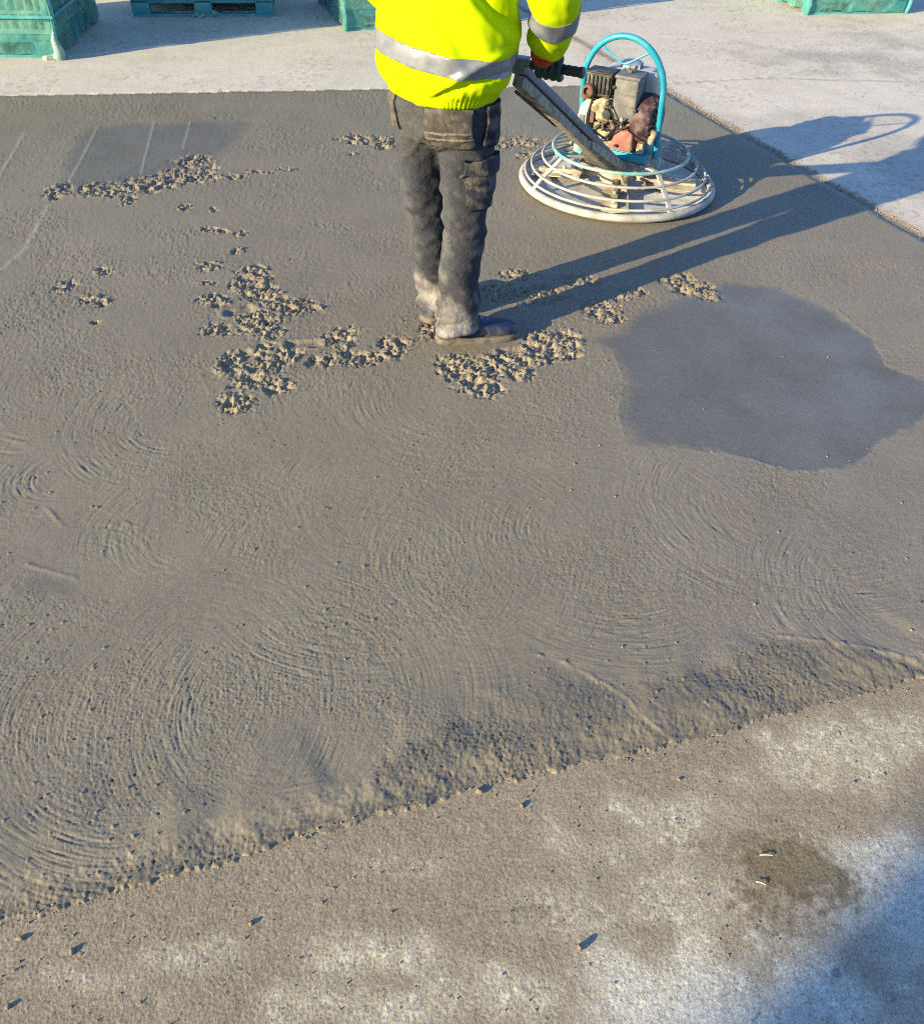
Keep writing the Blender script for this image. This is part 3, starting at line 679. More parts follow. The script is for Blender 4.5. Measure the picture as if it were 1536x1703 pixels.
# curved white side guard over the drive belt
N_ = 10; prof = [(-.185+.05*math.sin(math.pi*k/N_)*0, 0) for k in range(N_)]
mb = MB(); V = []; F = []
for k in range(11):
    t = k/10; y = -.15+.30*t; zt = EZ+.05+.19*math.sin(math.pi*(.15+.7*t))
    V += [(-.195, y, EZ+.01), (-.195, y, zt), (-.150, y, zt+.012), (-.150, y, EZ+.01)]
for k in range(10):
    for j in range(4): F.append((k*4+j, k*4+(j+1) % 4, k*4+4+(j+1) % 4, k*4+4+j))
F += [(3, 2, 1, 0), (40, 41, 42, 43)]
mb.add(V, F).build('belt_guard', m_white, trowel, bevel=.006)
MB().box((-.172, -.1535, EZ+.09), (.028, .004, .10)).build('guard_decal', m_greybox, trowel, bevel=.001)
# muffler with slotted guard and rusty outlet
mb = MB().box((-.115, -.075, EZ+.285), (.13, .12, .095))
mb.build('muffler', m_black, trowel, bevel=.014)
mb = MB()
for k in range(6): mb.box((-.165+k*.020, -.139, EZ+.285), (.009, .008, .075))
mb.box((-.115, -.138, EZ+.33), (.125, .010, .010)).box((-.115, -.138, EZ+.24), (.125, .010, .010)).box((-.115, -.08, EZ+.337), (.132, .11, .006)); mb.build('muffler_guard', m_black, trowel, bevel=.002)
MB().lathe([(.030, 0), (.034, .02), (.030, .045), (.018, .05), (.018, .03)], (-.150, -.125, EZ+.255), (-.1, -1, 0), 18).box((-.165, -.11, EZ+.235), (.06, .05, .05)).build('exhaust_outlet', m_rust, trowel, bevel=.003)
# air cleaner box
MB().box((.028, -.085, EZ+.235), (.115, .13, .19)).build('air_cleaner', m_greybox, trowel, bevel=.012, seg=3)
MB().box((.028, -.085, EZ+.338), (.123, .138, .016)).build('air_cleaner_lid', m_greybox, trowel, bevel=.005)
for zz in (.26, .21): MB().box((.028, -.1515, EZ+zz), (.09, .007, .006)).build('air_cleaner_rib', m_greybox, trowel, bevel=.002)
MB().lathe([(.010, 0), (.014, .004), (.014, .014), (.005, .018)], (.02, -.085, EZ+.345), (0, 0, 1), 10).beam((.0, -.085, EZ+.36), (.04, -.085, EZ+.36), .008, .010).build('wing_nut', m_black, trowel)
MB().box((-.045, -.11, EZ+.165), (.05, .06, .06)).lathe([(.022, 0), (.022, .04)], (-.045, -.135, EZ+.165), (0, -1, 0), 14).lathe([(.020, 0), (.022, .03), (.014, .036)], (-.02, -.12, EZ+.12), (0, 0, -1), 14).build('carburettor', m_black, trowel, bevel=.003)
MB().tube([(-.02, -.13, EZ+.20), (-.04, -.165, EZ+.13), (-.09, -.15, EZ+.10), (-.12, -.15, EZ+.07)], .0045, 7).build('fuel_hose', m_black, trowel)
MB().tube([(-.10, -.10, EZ+.20), (-.06, -.16, EZ+.18), (.0, -.158, EZ+.10)], .004, 7).build('throttle_rod', m_cream, trowel)
MB().box((.03, -.15, EZ+.125), (.012, .012, .05)).ball((.03, -.157, EZ+.15), .011).build('choke_lever', m_cream, trowel)
# red fan housing, dark recoil cover with radial slots
mb = MB().add([(-.02, -.165, EZ+.005), (.10, -.165, EZ+.005), (.12, .10, EZ+.005), (-.02, .10, EZ+.005), (.005, -.15, EZ+.09), (.09, -.15, EZ+.11), (.11, .09, EZ+.13), (.0, .09, EZ+.12)],
              [(0, 3, 2, 1), (4, 5, 6, 7), (0, 1, 5, 4), (1, 2, 6, 5), (2, 3, 7, 6), (3, 0, 4, 7)])
mb.build('fan_housing', m_red, trowel, bevel=.010, seg=3)
MB().lathe([(.118, 0), (.122, .03), (.118, .06), (.095, .085), (.05, .092)], (.085, -.035, EZ+.135), (1, -.12, 0), 32).build('recoil_cover', m_darkred, trowel)
mb = MB()
for k in range(18):
    a = 2*math.pi*k/18; d = Vector((0, math.cos(a), math.sin(a)))
    mb.beam(Vector((.172, -.045, EZ+.135))+d*.055, Vector((.155, -.042, EZ+.135))+d*.112, .006, .012, (1, 0, 0))
mb.build('recoil_slots', m_black, trowel)
MB().lathe([(.014, -.035), (.017, -.03), (.017, .03), (.014, .035)], (.178, -.115, EZ+.08), (.2, .1, 1), 12).build('starter_handle', m_cream, trowel)
mb = MB()
for (x, y, z) in ((-.02, -.12, .02), (-.155, -.12, .02), (.10, -.172, .03), (.02, -.172, .03), (-.05, -.135, .085), (-.13, -.10, .12), (-.04, -.09, .13), (.085, -.152, .20), (-.03, -.152, .20), (.085, -.152, .29), (-.03, -.152, .29)):
    MB().lathe([(.008, 0), (.008, .007), (.004, .009)], (x, y, EZ+z), (0, -1, 0), 6).build('bolt', m_black, trowel)
MB().box((-.03, -.128, EZ+.020), (.16, .012, .030)).box((-.135, -.135, EZ+.015), (.05, .05, .02)).box((.135, -.12, EZ+.03), (.03, .07, .05)).build('engine_bracket', m_cream, trowel, bevel=.003)
MB().box((-.02, -.10, EZ+.115), (.06, .05, .03)).build('governor_housing', m_rust, trowel, bevel=.003); MB().box((-.125, -.125, EZ+.13), (.02, .03, .05)).build('exhaust_flange', m_rust, trowel, bevel=.003); MB().box((-.06, -.155, EZ+.105), (.012, .012, .05)).build('governor_arm', m_rust, trowel, bevel=.003)
MB().tube([(.05, -.16, EZ+.16), (.02, -.185, EZ+.12), (-.05, -.18, EZ+.05), (-.12, -.15, EZ+.02), (-.10, -.19, EZ-.01)], .0042, 7).tube([(-.06, -.13, EZ+.24), (-.03, -.17, EZ+.20), (.0, -.175, EZ+.15), (.06, -.17, EZ+.12)], .0036, 7).build('ignition_lead', m_black, trowel)
MB().lathe([(.006, 0), (.013, .004), (.013, .03), (.008, .045)], (-.055, -.13, EZ+.205), (.2, -1, .3), 10).build('spark_plug_cap', m_black, trowel)
# fuel tank and cap
V = []; F = []
mb = MB().box((-.002, .065, EZ+.270), (.275, .165, .125)); mb.build('fuel_tank', m_white, trowel, bevel=.032, seg=4)
MB().box((-.002, .065, EZ+.257), (.281, .171, .008)).build('tank_seam', m_white, trowel, bevel=.003)
mb = MB().lathe([(.040, 0), (.050, .004), (.052, .022), (.040, .032), (.012, .035)], (-.025, .075, EZ+.330), (0, 0, 1), 24)
for k in range(12):
    a = 2*math.pi*k/12; mb.box((-.025+.051*math.cos(a), .075+.051*math.sin(a), EZ+.342), (.008, .008, .018))
mb.build('fuel_cap', m_cap, trowel)
# lifting hoop: two legs and an arch leaning towards the operator, with a V brace
def hoop(s, lean=.10, w_=.196, z0=.155, zt=.745):
    """s 0..1 from the left foot over the top to the right foot"""
    zs = zt-.235
    L1 = zs-z0; La = math.pi*.215; T = 2*L1+La; q = s*T
    if q < L1: x, z = -w_, z0+q
    elif q > T-L1: x, z = w_, z0+(T-q)
    else:
        a = math.pi*(1-(q-L1)/La); x, z = w_*math.cos(a), zs+.235*math.sin(a)
    return Vector((x, -.055-lean*(z-z0)/(zt-z0), z))
pts = [hoop(k/48) for k in range(49)]
MB().tube(pts, .0145, 12).build('lifting_hoop', m_teal, trowel)
A = hoop(.40)+Vector((0, 0, -.006)); B = hoop(.60)+Vector((0, 0, -.006)); mid_ = Vector(((A.x+B.x)/2, A.y, A.z-.070))
MB().tube([A, mid_+Vector((-.012, 0, .004)), mid_+Vector((.012, 0, .004)), B], .0052, 8).build('hoop_brace', m_teal, trowel)
for sx in (-1, 1):
    MB().box((sx*.200, -.055, .17), (.045, .05, .05)).tube([(sx*.2, -.055, .15), (sx*.225, -.10, .14), (sx*.265, -.20, .175)], .013, 8).build('hoop_foot', m_tealdirty, trowel, bevel=.004)
# handle: box section pole, lower control rod, T bar with grips
P0 = Vector((0, -1.385, .885)); P1 = Vector((.03, -.15, .165))
mb = MB().beam(P0, P1, .058, .030); mb.build('handle_pole', m_pole, trowel, bevel=.004)
off = Vector((0, -.02, -.035))
MB().beam(P0+off*.9+(P1-P0)*.02, P1+off+(P0-P1)*.02, .040, .036).build('pole_channel', m_poleside, trowel, bevel=.004)
dP = (P1-P0)
MB().tube([P0+dP*.05+Vector((-.03, 0, -.065)), P0+dP*.36+Vector((-.028, 0, -.060)), P0+dP*.40+Vector((-.02, 0, -.05))], .0065, 8).build('control_rod', m_black, trowel)
MB().tube([P0+dP*.03+Vector((.01, 0, .022)), P0+dP*.3+Vector((.012, 0, .024)), P0+dP*.55+Vector((.006, 0, .022)), P0+dP*.8+Vector((.012, 0, .05)), Vector((.02, -.14, .36))], .005, 7).build('throttle_cable', m_black, trowel)
q0 = P0+dP*.62; q1 = P1+Vector((0, .03, .0))
mb = MB()
V = [q0+Vector((-.030, 0, -.02)), q0+Vector((.030, 0, -.02)), q1+Vector((.05, 0, .0)), q1+Vector((-.10, 0, .0)),
     q0+Vector((-.030, .01, -.06)), q0+Vector((.030, .01, -.06)), q1+Vector((.07, .0, -.055)), q1+Vector((-.16, .0, -.05))]
mb.add(V, [(0, 1, 2, 3), (7, 6, 5, 4), (0, 4, 5, 1), (1, 5, 6, 2), (2, 6, 7, 3), (3, 7, 4, 0)]).build('pole_bracket', m_poleside, trowel, bevel=.006)
BAR = Vector((0, -1.40, .905))
MB().tube([BAR+Vector((-.16, 0, 0)), BAR+Vector((.16, 0, 0))], .012, 10).box(BAR+Vector((0, .01, -.01)), (.07, .05, .05)).build('handlebar', m_pole, trowel, bevel=.003)
for sx in (-1, 1):
    mb = MB().lathe([(.014, 0), (.0175, .003)]+[(.0175-(.002 if k % 2 else 0), .008+k*.0105) for k in range(16)]+[(.0185, .178), (.0185, .186), (.010, .19)], BAR+Vector((sx*.052, 0, 0)), (sx, 0, 0), 14)
    mb.build('grip', m_rubber, trowel)

# =================================================================== PEOPLE
def band_mesh(me, planes, off):
    """the part of a surface between planes, lifted off it: trim, pockets, bands"""
    bm = bmesh.new(); bm.from_mesh(me)
    for co, no in planes:
        bmesh.ops.bisect_plane(bm, geom=bm.verts[:]+bm.edges[:]+bm.faces[:], plane_co=co, plane_no=no, clear_outer=True, dist=1e-5)
    if len(bm.faces) == 0: bm.free(); return None
    bm.normal_update()
    mv = {v: v.normal.copy() for v in bm.verts}
    top = bmesh.ops.duplicate(bm, geom=bm.faces[:])
    up_f = [g for g in top['geom'] if isinstance(g, bmesh.types.BMFace)]
    vm = top['vert_map']
    for v in list(mv):
        n2 = vm.get(v)
        if n2 is not None: n2.co = v.co+mv[v]*off
    ed = [e for e in bm.edges if len(e.link_faces) == 1]
    lows = [e for e in ed if e.verts[0] in mv and e.verts[1] in mv]
    for e in lows:
        a, b = e.verts; a2, b2 = vm[a], vm[b]
        try: bm.faces.new((a, b, b2, a2))
        except Exception: pass
    bmesh.ops.recalc_face_normals(bm, faces=bm.faces)
    r = bpy.data.meshes.new('band'); bm.to_mesh(r); bm.free(); return r

def limb(mb, pts, radii, n=20):
    """resampled smooth tube"""
    pts = [Vector(p) for p in pts]; P = []; R = []
    N = len(pts)
    for i in range(N-1):
        p0 = pts[max(i-1, 0)]; p1 = pts[i]; p2 = pts[i+1]; p3 = pts[min(i+2, N-1)]
        for k in range(6):
            t = k/6; t2 = t*t; t3 = t2*t
            P.append(.5*((2*p1)+(p2-p0)*t+(2*p0-5*p1+4*p2-p3)*t2+(3*p1-p0-3*p2+p3)*t3)); R.append(radii[i]*(1-t)+radii[i+1]*t)
    P.append(pts[-1]); R.append(radii[-1]); mb.tube(P, R, n); return mb

m_hivis = None
def cloth_mat(name, rough=.85, var=.08, vscale=60, weave=900, spec=.2, sheen=0.0):
    return attr_mat(name, 'Col', rough=rough, var=var, vscale=vscale, bump=.25, bscale=weave, bdist=.0006, spec=spec).m
m_jacket = cloth_mat('hi_vis_cloth', .8, .05, 25, 500, .08)
m_trouser = attr_mat('dusty_work_cloth', 'Col', rough=.9, var=.22, vscale=70, bump=.9, bscale=55, bdist=.006, spec=.2).m
m_dark = cloth_mat('dark_cloth', .9, .1, 45)
m_tape = mat('reflective_tape', lin(116, 119, 124), .42, .1, col2=lin(98, 101, 108), scale=20, bump=.15, bscale=90)
m_glove = mat('green_glove', lin(22, 52, 40), .6, col2=lin(14, 34, 30), scale=40, bump=.3, bscale=260)
m_cuff = mat('orange_red_cuff', lin(176, 46, 20), .8, col2=lin(140, 34, 18), scale=50, bump=.4, bscale=300)
m_skin = mat('skin', lin(196, 150, 124), .5, col2=lin(178, 128, 104), scale=9)
m_hat = mat('hard_hat', lin(236, 236, 230), .35)
m_hair = mat('hair', lin(56, 42, 32), .7, bump=.6, bscale=160)
m_eye = mat('eye_white', lin(236, 232, 226), .25); m_iris = mat('iris', lin(60, 44, 34), .3)
m_boot = cloth_mat('boot_leather', .6, .12, 40)
m_sole = mat('boot_sole', lin(104, 96, 84), .85, col2=lin(66, 64, 60), scale=30, bump=.4, bscale=140)
m_pocket = attr_mat('pocket_cloth', 'Col', rough=.9, var=.25, vscale=70, bump=.8, bscale=60, bdist=.005, spec=.2).m
m_seam = mat('grey_seam_piping', lin(150, 150, 150), .6)

def hand_mesh(B, axis, nrm, wrist, side, bar_r=.018, sc=1.0):
    """a gloved hand closed round a bar: B point on the bar, axis along the bar towards the little finger, nrm out through the back of the hand"""
    a = Vector(axis).normalized(); n = Vector(nrm).normalized(); n = (n-a*n.dot(a)).normalized(); t = a.cross(n)*side; B = Vector(B)
    wr = Vector(wrist)
    mb = MB(); fr = .0100*sc; R = bar_r+fr
    offs = (-.033, -.011, .011, .031); lens = (205, 225, 215, 180)
    for o, Ln in zip(offs, lens):
        pts = []; rr = []
        for k in range(9):
            th = math.radians(-15+Ln*k/8); f = 1.25 if k == 0 else 1
            pts.append(B+a*o*sc+(n*math.cos(th)+t*math.sin(th))*R*f); rr.append(fr*(1.08-.022*k))
        mb.tube(pts, rr, 10); mb.ball(pts[-1], rr[-1], 8, 6); mb.ball(pts[0], fr*1.05, 8, 6); mb.ball(pts[4], fr*1.08, 8, 6)
    # palm from wrist to knuckles
    kn = [B+a*o*sc+(n*math.cos(-.26)+t*math.sin(-.26))*R*1.25 for o in offs]
    for p in kn: mb.tube([wr, wr*.5+p*.5+n*.004, p], [.020*sc, .016*sc, .0125*sc], 10)
    mb.ball(wr, .027*sc, 12, 8)
    # thumb leaves the side of the palm and closes under the bar
    tb = wr*.55+kn[0]*.45-a*.012
    pts = [tb, tb*.5+(B-a*.052*sc-t*.030+n*.004)*.5-a*.006, B-a*.050*sc-t*R*1.0-n*.004, B-a*.036*sc-t*R*.55-n*R*.85]
    mb.tube(pts, [.016*sc, .0145*sc, .0125*sc, .0105*sc], 10); mb.ball(pts[-1], .0105*sc, 8, 6)
    return remesh(mb, .0035, 3)

def boot(name, ankle, yaw, parent, wear, scale=1.0, flip=1):
    """boot pointing along local +Y turned by yaw"""
    Rz = Matrix.Rotation(yaw, 3, 'Z'); A = Vector((ankle[0], ankle[1], 0))
    prof = [(-.072, .026, .052, .030), (-.058, .034, .060, .03), (-.02, .036, .085, .03), (.03, .037, .11, .03), (.07, .040, .088, .03), (.11, .046, .070, .03), (.155, .048, .062, .03), (.19, .043, .056, .03), (.215, .030, .048, .03), (.228, .014, .042, .03)]
    n = 20; V = []; F = []
    for (y, hw, top, bot) in prof:
        zc = (top+bot)/2; hz = (top-bot)/2+.008
        for k in range(n):
            t = 2*math.pi*k/n; c, s = math.cos(t), math.sin(t)
            x = hw*math.copysign(abs(c)**.75, c); z = zc+hz*math.copysign(abs(s)**.75, s)
            V.append(A+Rz @ Vector((x, y, z)))
    for i in range(len(prof)-1):
        for k in range(n): F.append((i*n+k, i*n+(k+1) % n, (i+1)*n+(k+1) % n, (i+1)*n+k))
    F += [tuple(range(n-1, -1, -1)), tuple((len(prof)-1)*n+k for k in range(n))]
    mb = MB().add(V, F); mb.tube([A+Rz @ Vector((0, -.02, .06)), A+Rz @ Vector((0, -.006, .09)), A+Rz @ Vector((0, .0, .12))], [.038, .034, .030], 18)
    me = remesh(mb, .005, 4); P = verts(me)
    c = np.ones((len(P), 3))*np.array(lin(38, 50, 78)); d = (.08+.75*sstep(.062, .036, P[:, 2]+.03*noise3(P, 24, 3)))[:, None]*wear*.8
    c = c*(1-d)+np.array(lin(104, 99, 90))*d; set_col(me, 'Col', c)
    o = obj(name, me, m_boot, parent)
    sp = [(-.080, .024), (-.066, .037), (-.03, .041), (.03, .040), (.08, .044), (.13, .050), (.18, .049), (.215, .038), (.236, .016)]
    V = []; F = []; L = [(x, y) for (y, x) in sp]+[(-x, y) for (y, x) in sp[::-1]]; m = len(L)
    for z, k in ((.0, .96), (.007, 1.0), (.020, 1.0), (.027, .95)):
        for (x, y) in L: V.append(A+Rz @ Vector((x*k, y*k+(1-k)*.08, z)))
    for j in range(3):
        for k in range(m): F.append((j*m+k, j*m+(k+1) % m, (j+1)*m+(k+1) % m, (j+1)*m+k))
    F += [tuple(range(m-1, -1, -1)), tuple(3*m+k for k in range(m))]
    MB().add(V, F).build('sole', m_sole, o, bevel=.003)
    # laces across the instep
    mb = MB()
    for k in range(4):
        y = .035+k*.024; z = .116-k*.013; mb.tube([A+Rz @ Vector((-.026, y, z-.012)), A+Rz @ Vector((0, y+.004, z+.004)), A+Rz @ Vector((.026, y, z-.012))], .0028, 6)
    mb.build('laces', m_seam, o)
    return o

def fold(P, c, nrm, amp, wid, ext=None):
    d = (P-np.array(c)) @ np.array(nrm); e = amp*np.exp(-(d/wid)**2)
    if ext is not None:
        q = np.linalg.norm(P-np.array(c), axis=1); e = e*np.exp(-(q/ext)**2)
    return e

def person(name, loc, rz, J, palette, label, detail=True):
    root = empty(name, loc, rz); tag(root, label, 'person')
    # ---- body (head, neck, trunk, limbs) as one continuous surface
    mb = MB(); H = Vector(J['head']); hx, hy, hz = H
    mb.ball(H+Vector((0, -.005, .035)), (.075, .095, .098), 20, 14); mb.ball(H+Vector((0, .028, -.035)), (.058, .066, .078), 16, 12)
    mb.ball(H+Vector((0, .094, -.015)), (.013, .022, .022), 10, 8); mb.ball(H+Vector((0, .078, .012)), (.009, .016, .03), 8, 8)
    mb.ball(H+Vector((0, .070, -.085)), (.026, .026, .020), 10, 8); mb.ball(H+Vector((0, .083, -.056)), (.024, .012, .007), 10, 6); mb.ball(H+Vector((0, .082, -.066)), (.020, .012, .007), 10, 6)
    for s in (-1, 1):
        mb.ball(H+Vector((s*.077, -.008, -.005)), (.010, .022, .034), 10, 8); mb.ball(H+Vector((s*.032, .076, .022)), (.024, .014, .008), 8, 6)
        mb.ball(H+Vector((s*.045, .055, -.03)), (.022, .03, .024), 8, 6)
    limb(mb, [Vector((0, J['lean']*.9, 1.40)), Vector((0, J['lean']+.01, 1.50)), H+Vector((0, -.02, -.05))], [.075, .056, .055], 16)
    T = [(0, 0, .80, .15, .11), (0, 0, .95, .15, .11), (0, .3*J['lean'], 1.1, .15, .105), (0, .7*J['lean'], 1.3, .17, .11), (0, .9*J['lean'], 1.42, .15, .085), (0, J['lean'], 1.46, .07, .06)]
    mb.rings(T, 20)
    for s in ('r', 'l'):
        limb(mb, J['arm_'+s], [.052, .045, .04, .032][:len(J['arm_'+s])], 12); limb(mb, J['leg_'+s], [.075, .07, .06, .05, .045, .04, .04][:len(J['leg_'+s])], 12)
    body = obj('body', remesh(mb, .007, 4), m_skin, root)
    for s in (-1, 1):
        MB().ball(H+Vector((s*.031, .068, .004)), .0125, 10, 8).build('eye', m_eye, body)
        MB().ball(H+Vector((s*.031, .0765, .004)), .0062, 8, 6).build('iris', m_iris, body)
    # hair and hat
    mb = MB().ball(H+Vector((0, -.014, .035)), (.083, .098, .100), 20, 14)
    me = mb.mesh(); bm = bmesh.new(); bm.from_mesh(me)
    bmesh.ops.bisect_plane(bm, geom=bm.verts[:]+bm.edges[:]+bm.faces[:], plane_co=H+Vector((0, .04, .0)), plane_no=(0, .75, -.65), clear_outer=True); bm.to_mesh(me); bm.free()
    obj('hair', me, m_hair, body)
    if palette.get('hat'):
        hc = H+Vector((0, -.012, .055))
        MB().lathe([(.112, 0), (.116, .006), (.110, .010), (.104, .03), (.094, .065), (.07, .095), (.035, .11), (.004, .114)], hc, (0, .06, 1), 28).box(hc+Vector((0, .10, .004)), (.14, .09, .006)).beam(hc+Vector((0, -.07, .09)), hc+Vector((0, .07, .09)), .02, .055).build('hard_hat', m_hat, root, bevel=.002)
    # ---- trousers
    mb = MB().rings([(0, 0, .655, .06, .05), (0, 0, .69, .155, .115), (0, -.004, .745, .178, .138), (0, -.006, .80, .180, .14), (0, 0, .86, .175, .132), (0, 0, .95, .165, .122)], 28)
    LR = [.097, .090, .080, .073, .072, .073, .080]
    for s in ('r', 'l'): limb(mb, J['leg_'+s], LR, 22)
    me = remesh(mb, .0065, 8); P = verts(me); Nn = norms(me)
    d = .006*noise3(P*np.array([1, 1, 1.8]), 9, 201)+.003*noise3(P*np.array([1, 1, 1.6]), 22, 202)+.008*(.3-abs(noise3(P*np.array([1, 1, 1.3]), 7, 203)))+.004*(.3-abs(noise3(P*np.array([1, 1, 1.9]), 15, 204)))
    for s in ('r', 'l'):
        leg = J['leg_'+s]; kn = np.array(leg[2])*.5+np.array(leg[3])*.5; an = np.array(leg[-1])
        q = np.hypot(P[:, 0]-np.interp(P[:, 2], [p[2] for p in leg][::-1], [p[0] for p in leg][::-1]), P[:, 1]-np.interp(P[:, 2], [p[2] for p in leg][::-1], [p[1] for p in leg][::-1]))
        on = sstep(.17, .10, q)*(P[:, 2] < .70)*(np.sign(P[:, 0]-J['split']) == (1 if s == 'r' else -1))
        th = np.arctan2(P[:, 1]-an[1], P[:, 0]-an[0])
        zz = P[:, 2]+.012*np.sin(th*2+(1 if s == 'r' else 2))+.006*noise3(P, 12, 205)
        s_ph = 0.5 if s == 'r' else 2.2; lowm = sstep(.22, .07, P[:, 2])
        d = d + on*lowm*(.014*np.sin(zz*120)*(.5+.9*noise3(P, 7, 206))+.009*noise3(P, 16, 210)+.004)             # stacked folds over the boot
        km = np.exp(-((P[:, 2]-.44)/.11)**2)
        d = d + on*km*.008*np.sin((P[:, 2]+.05*np.cos(th+s_ph))*105+3*noise3(P, 6, 209))*(.35+1.1*noise3(P, 8, 207))
        d = d + on*.009*np.clip(noise3(P*np.array([1, 1, .45]), 11, 208), -1, 1)                      # long hanging folds
    # drag lines running from the seat into the thighs
    for (c, nv, am, wd) in (((.06, -.14, .66), (.75, 0, .66), .006, .010), ((.10, -.12, .63), (.70, 0, .7), -.006, .012), ((-.06, -.13, .66), (-.70, 0, .7), .006, .011), ((.02, -.12, .60), (.95, 0, .3), -.007, .010), ((.15, -.06, .60), (.5, .2, .85), .006, .012)):
        nn = np.array(nv)/np.linalg.norm(nv); d = d+fold(P, c, nn, am, wd, .12)
    P = P+Nn*d[:, None]; me.vertices.foreach_set('co', P.astype(np.float32).ravel()); me.update()
    c = np.ones((len(P), 3))*np.array(palette['trousers'])
    if palette.get('dust'):
        lo = (sstep(.20, .03, P[:, 2]+.10*noise3(P, 9, 211)+.06*noise3(P, 24, 215))*.85+.3*sstep(.5, .25, P[:, 2])*sstep(.0, .5, noise3(P, 14, 216)))[:, None]
        sp = sstep(.35, .75, noise3(P, 34, 212)+.5*noise3(P, 90, 213))[:, None]*.2
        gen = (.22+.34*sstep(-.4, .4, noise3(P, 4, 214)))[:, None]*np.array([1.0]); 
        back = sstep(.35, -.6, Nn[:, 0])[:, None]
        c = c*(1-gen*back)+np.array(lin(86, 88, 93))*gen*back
        c = c*(1-sp)+np.array(lin(112, 107, 100))*sp; c = c*(1-lo)+np.array(lin(150, 143, 137))*lo
        seat = np.exp(-(((P[:, 0]+.02)/.12)**2+((P[:, 2]-.74)/.1)**2))[:, None]*(Nn[:, 1] < 0)[:, None]*.25; c = c*(1-seat)+np.array(lin(104, 99, 91))*seat
    set_col(me, 'Col', c)
    tro = obj('trousers', me, m_trouser, root)
    def patch_on(src, nm, x0, x1, y_side, z0, z1, off, m, par, col, slant=0.0, axis='y'):
        if axis == 'y':
            pl = [((x0, 0, 0), (-1, 0, -slant)), ((x1, 0, 0), (1, 0, slant)), ((0, 0, z0), (0, 0, -1)), ((0, 0, z1), (0, 0, 1)), ((0, y_side, 0), (0, 1, 0))]
        else:
            pl = [((0, x0, 0), (0, -1, 0)), ((0, x1, 0), (0, 1, 0)), ((0, 0, z0), (0, 0, -1)), ((0, 0, z1), (0, 0, 1)), ((y_side, 0, 0), (-1, 0, 0))]
        r = band_mesh(src, pl, off)
        if r is None: return None
        for a_ in list(r.color_attributes): r.color_attributes.remove(a_)
        PP = verts(r); cc = np.ones((len(PP), 3))*np.array(col); k = sstep(-.2, .6, noise3(PP*np.array([1, 1, 2.2]), 22, 220)+.5*noise3(PP, 70, 221))[:, None]*.5
        cc = cc*(1-k)+np.array(lin(118, 109, 95))*k if palette.get('dust') else cc
        set_col(r, 'Col', cc); r.materials.clear(); return obj(nm, r, m, par)
    if detail:
        patch_on(me, 'back_pocket', .022, .152, -.02, .700, .815, .010, m_pocket, tro, lin(72, 69, 64))
        o = patch_on(me, 'pocket_hem', .022, .152, -.02, .726, .733, .0110, m_pocket, tro, lin(120, 112, 102))
        o = patch_on(me, 'pocket_hem', .022, .152, -.02, .744, .751, .0110, m_pocket, tro, lin(120, 112, 102))
        patch_on(me, 'back_pocket', -.168, -.108, -.00, .715, .82, .008, m_pocket, tro, lin(86, 80, 75))
        patch_on(me, 'cargo_pocket', -.075, .055, .09, .50, .635, .012, m_trouser, tro, lin(46, 48, 56), axis='x')
        patch_on(me, 'cargo_flap', -.08, .06, .09, .615, .66, .017, m_trouser, tro, lin(50, 52, 60), axis='x')
        patch_on(me, 'tool_pocket', -.035, .07, .10, .70, .82, .014, m_trouser, tro, lin(34, 38, 48), axis='x')
    # ---- jacket
    ln = J['lean']
    mb = MB().rings([(0, .0, .812, .172, .132), (0, .0, .825, .186, .145), (0, 0, .845, .196, .153), (0, -.004, .868, .218, .168), (0, -.006, .90, .232, .176), (0, -.004, .96, .235, .176), (0, .2*ln, 1.06, .232, .170),
                     (0, .5*ln, 1.18, .232, .165), (0, .8*ln, 1.32, .235, .152), (0, .95*ln, 1.41, .215, .125), (0, ln, 1.46, .13, .10), (0, ln+.01, 1.50, .085, .085), (0, ln+.012, 1.545, .078, .080)], 36)
    for s in ('r', 'l'):
        a = J['arm_'+s]; limb(mb, a, [.088, .085, .078, .058][:len(a)], 20)
    me = remesh(mb, .0062, 8); P = verts(me); Nn = norms(me)
    d = .008*noise3(P*np.array([1, 1, .6]), 6, 231)+.004*noise3(P*np.array([1, 1, .7]), 17, 232)+.005*(.3-abs(noise3(P*np.array([1, 1, .55]), 8, 233)))
    body_m = sstep(.27, .22, abs(P[:, 0]))*sstep(1.35, 1.2, P[:, 2])
    # diagonal drapes on the right of the back, tucks above the waistband
    for (c_, nv, am, wd) in (((.14, -.13, 1.10), (.86, 0, .50), .012, .022), ((.19, -.10, 1.10), (.80, 0, .60), -.010, .018), ((.10, -.14, 1.00), (.80, 0, .60), .006, .016), ((.21, -.05, 1.04), (.75, .1, .66), .010, .016),
                             ((-.12, -.13, 1.12), (-.8, 0, .6), .006, .022), ((.16, -.12, .93), (.55, 0, -.83), .008, .010), ((.19, -.08, .905), (.35, 0, -.94), -.008, .010)):
        nn = np.array(nv)/np.linalg.norm(nv); d = d+body_m*fold(P, c_, nn, am*1.7, wd, .17)
    hem = sstep(.872, .85, P[:, 2])
    th = np.arctan2(P[:, 1], P[:, 0])
    side = np.clip(np.exp(-((th+.75)/.42)**2)+np.exp(-((th-math.pi+.5)/.25)**2), 0, 1)
    d = d+hem*side*.0025*np.sin(th*84)+(1-hem)*sstep(.94, .86, P[:, 2])*side*.0014*np.sin(th*42+1)
    for s in ('r', 'l'):
        a = np.array(J['arm_'+s]); sg = 1 if s == 'r' else -1
        am_ = sstep(.20, .25, P[:, 0]*sg)
        d = d+am_*(.007*np.sin(P[:, 2]*88+P[:, 0]*40*sg+3*noise3(P, 5, 235))*(.35+.9*noise3(P, 8, 236)))
    P = P+Nn*d[:, None]; me.vertices.foreach_set('co', P.astype(np.float32).ravel()); me.update()
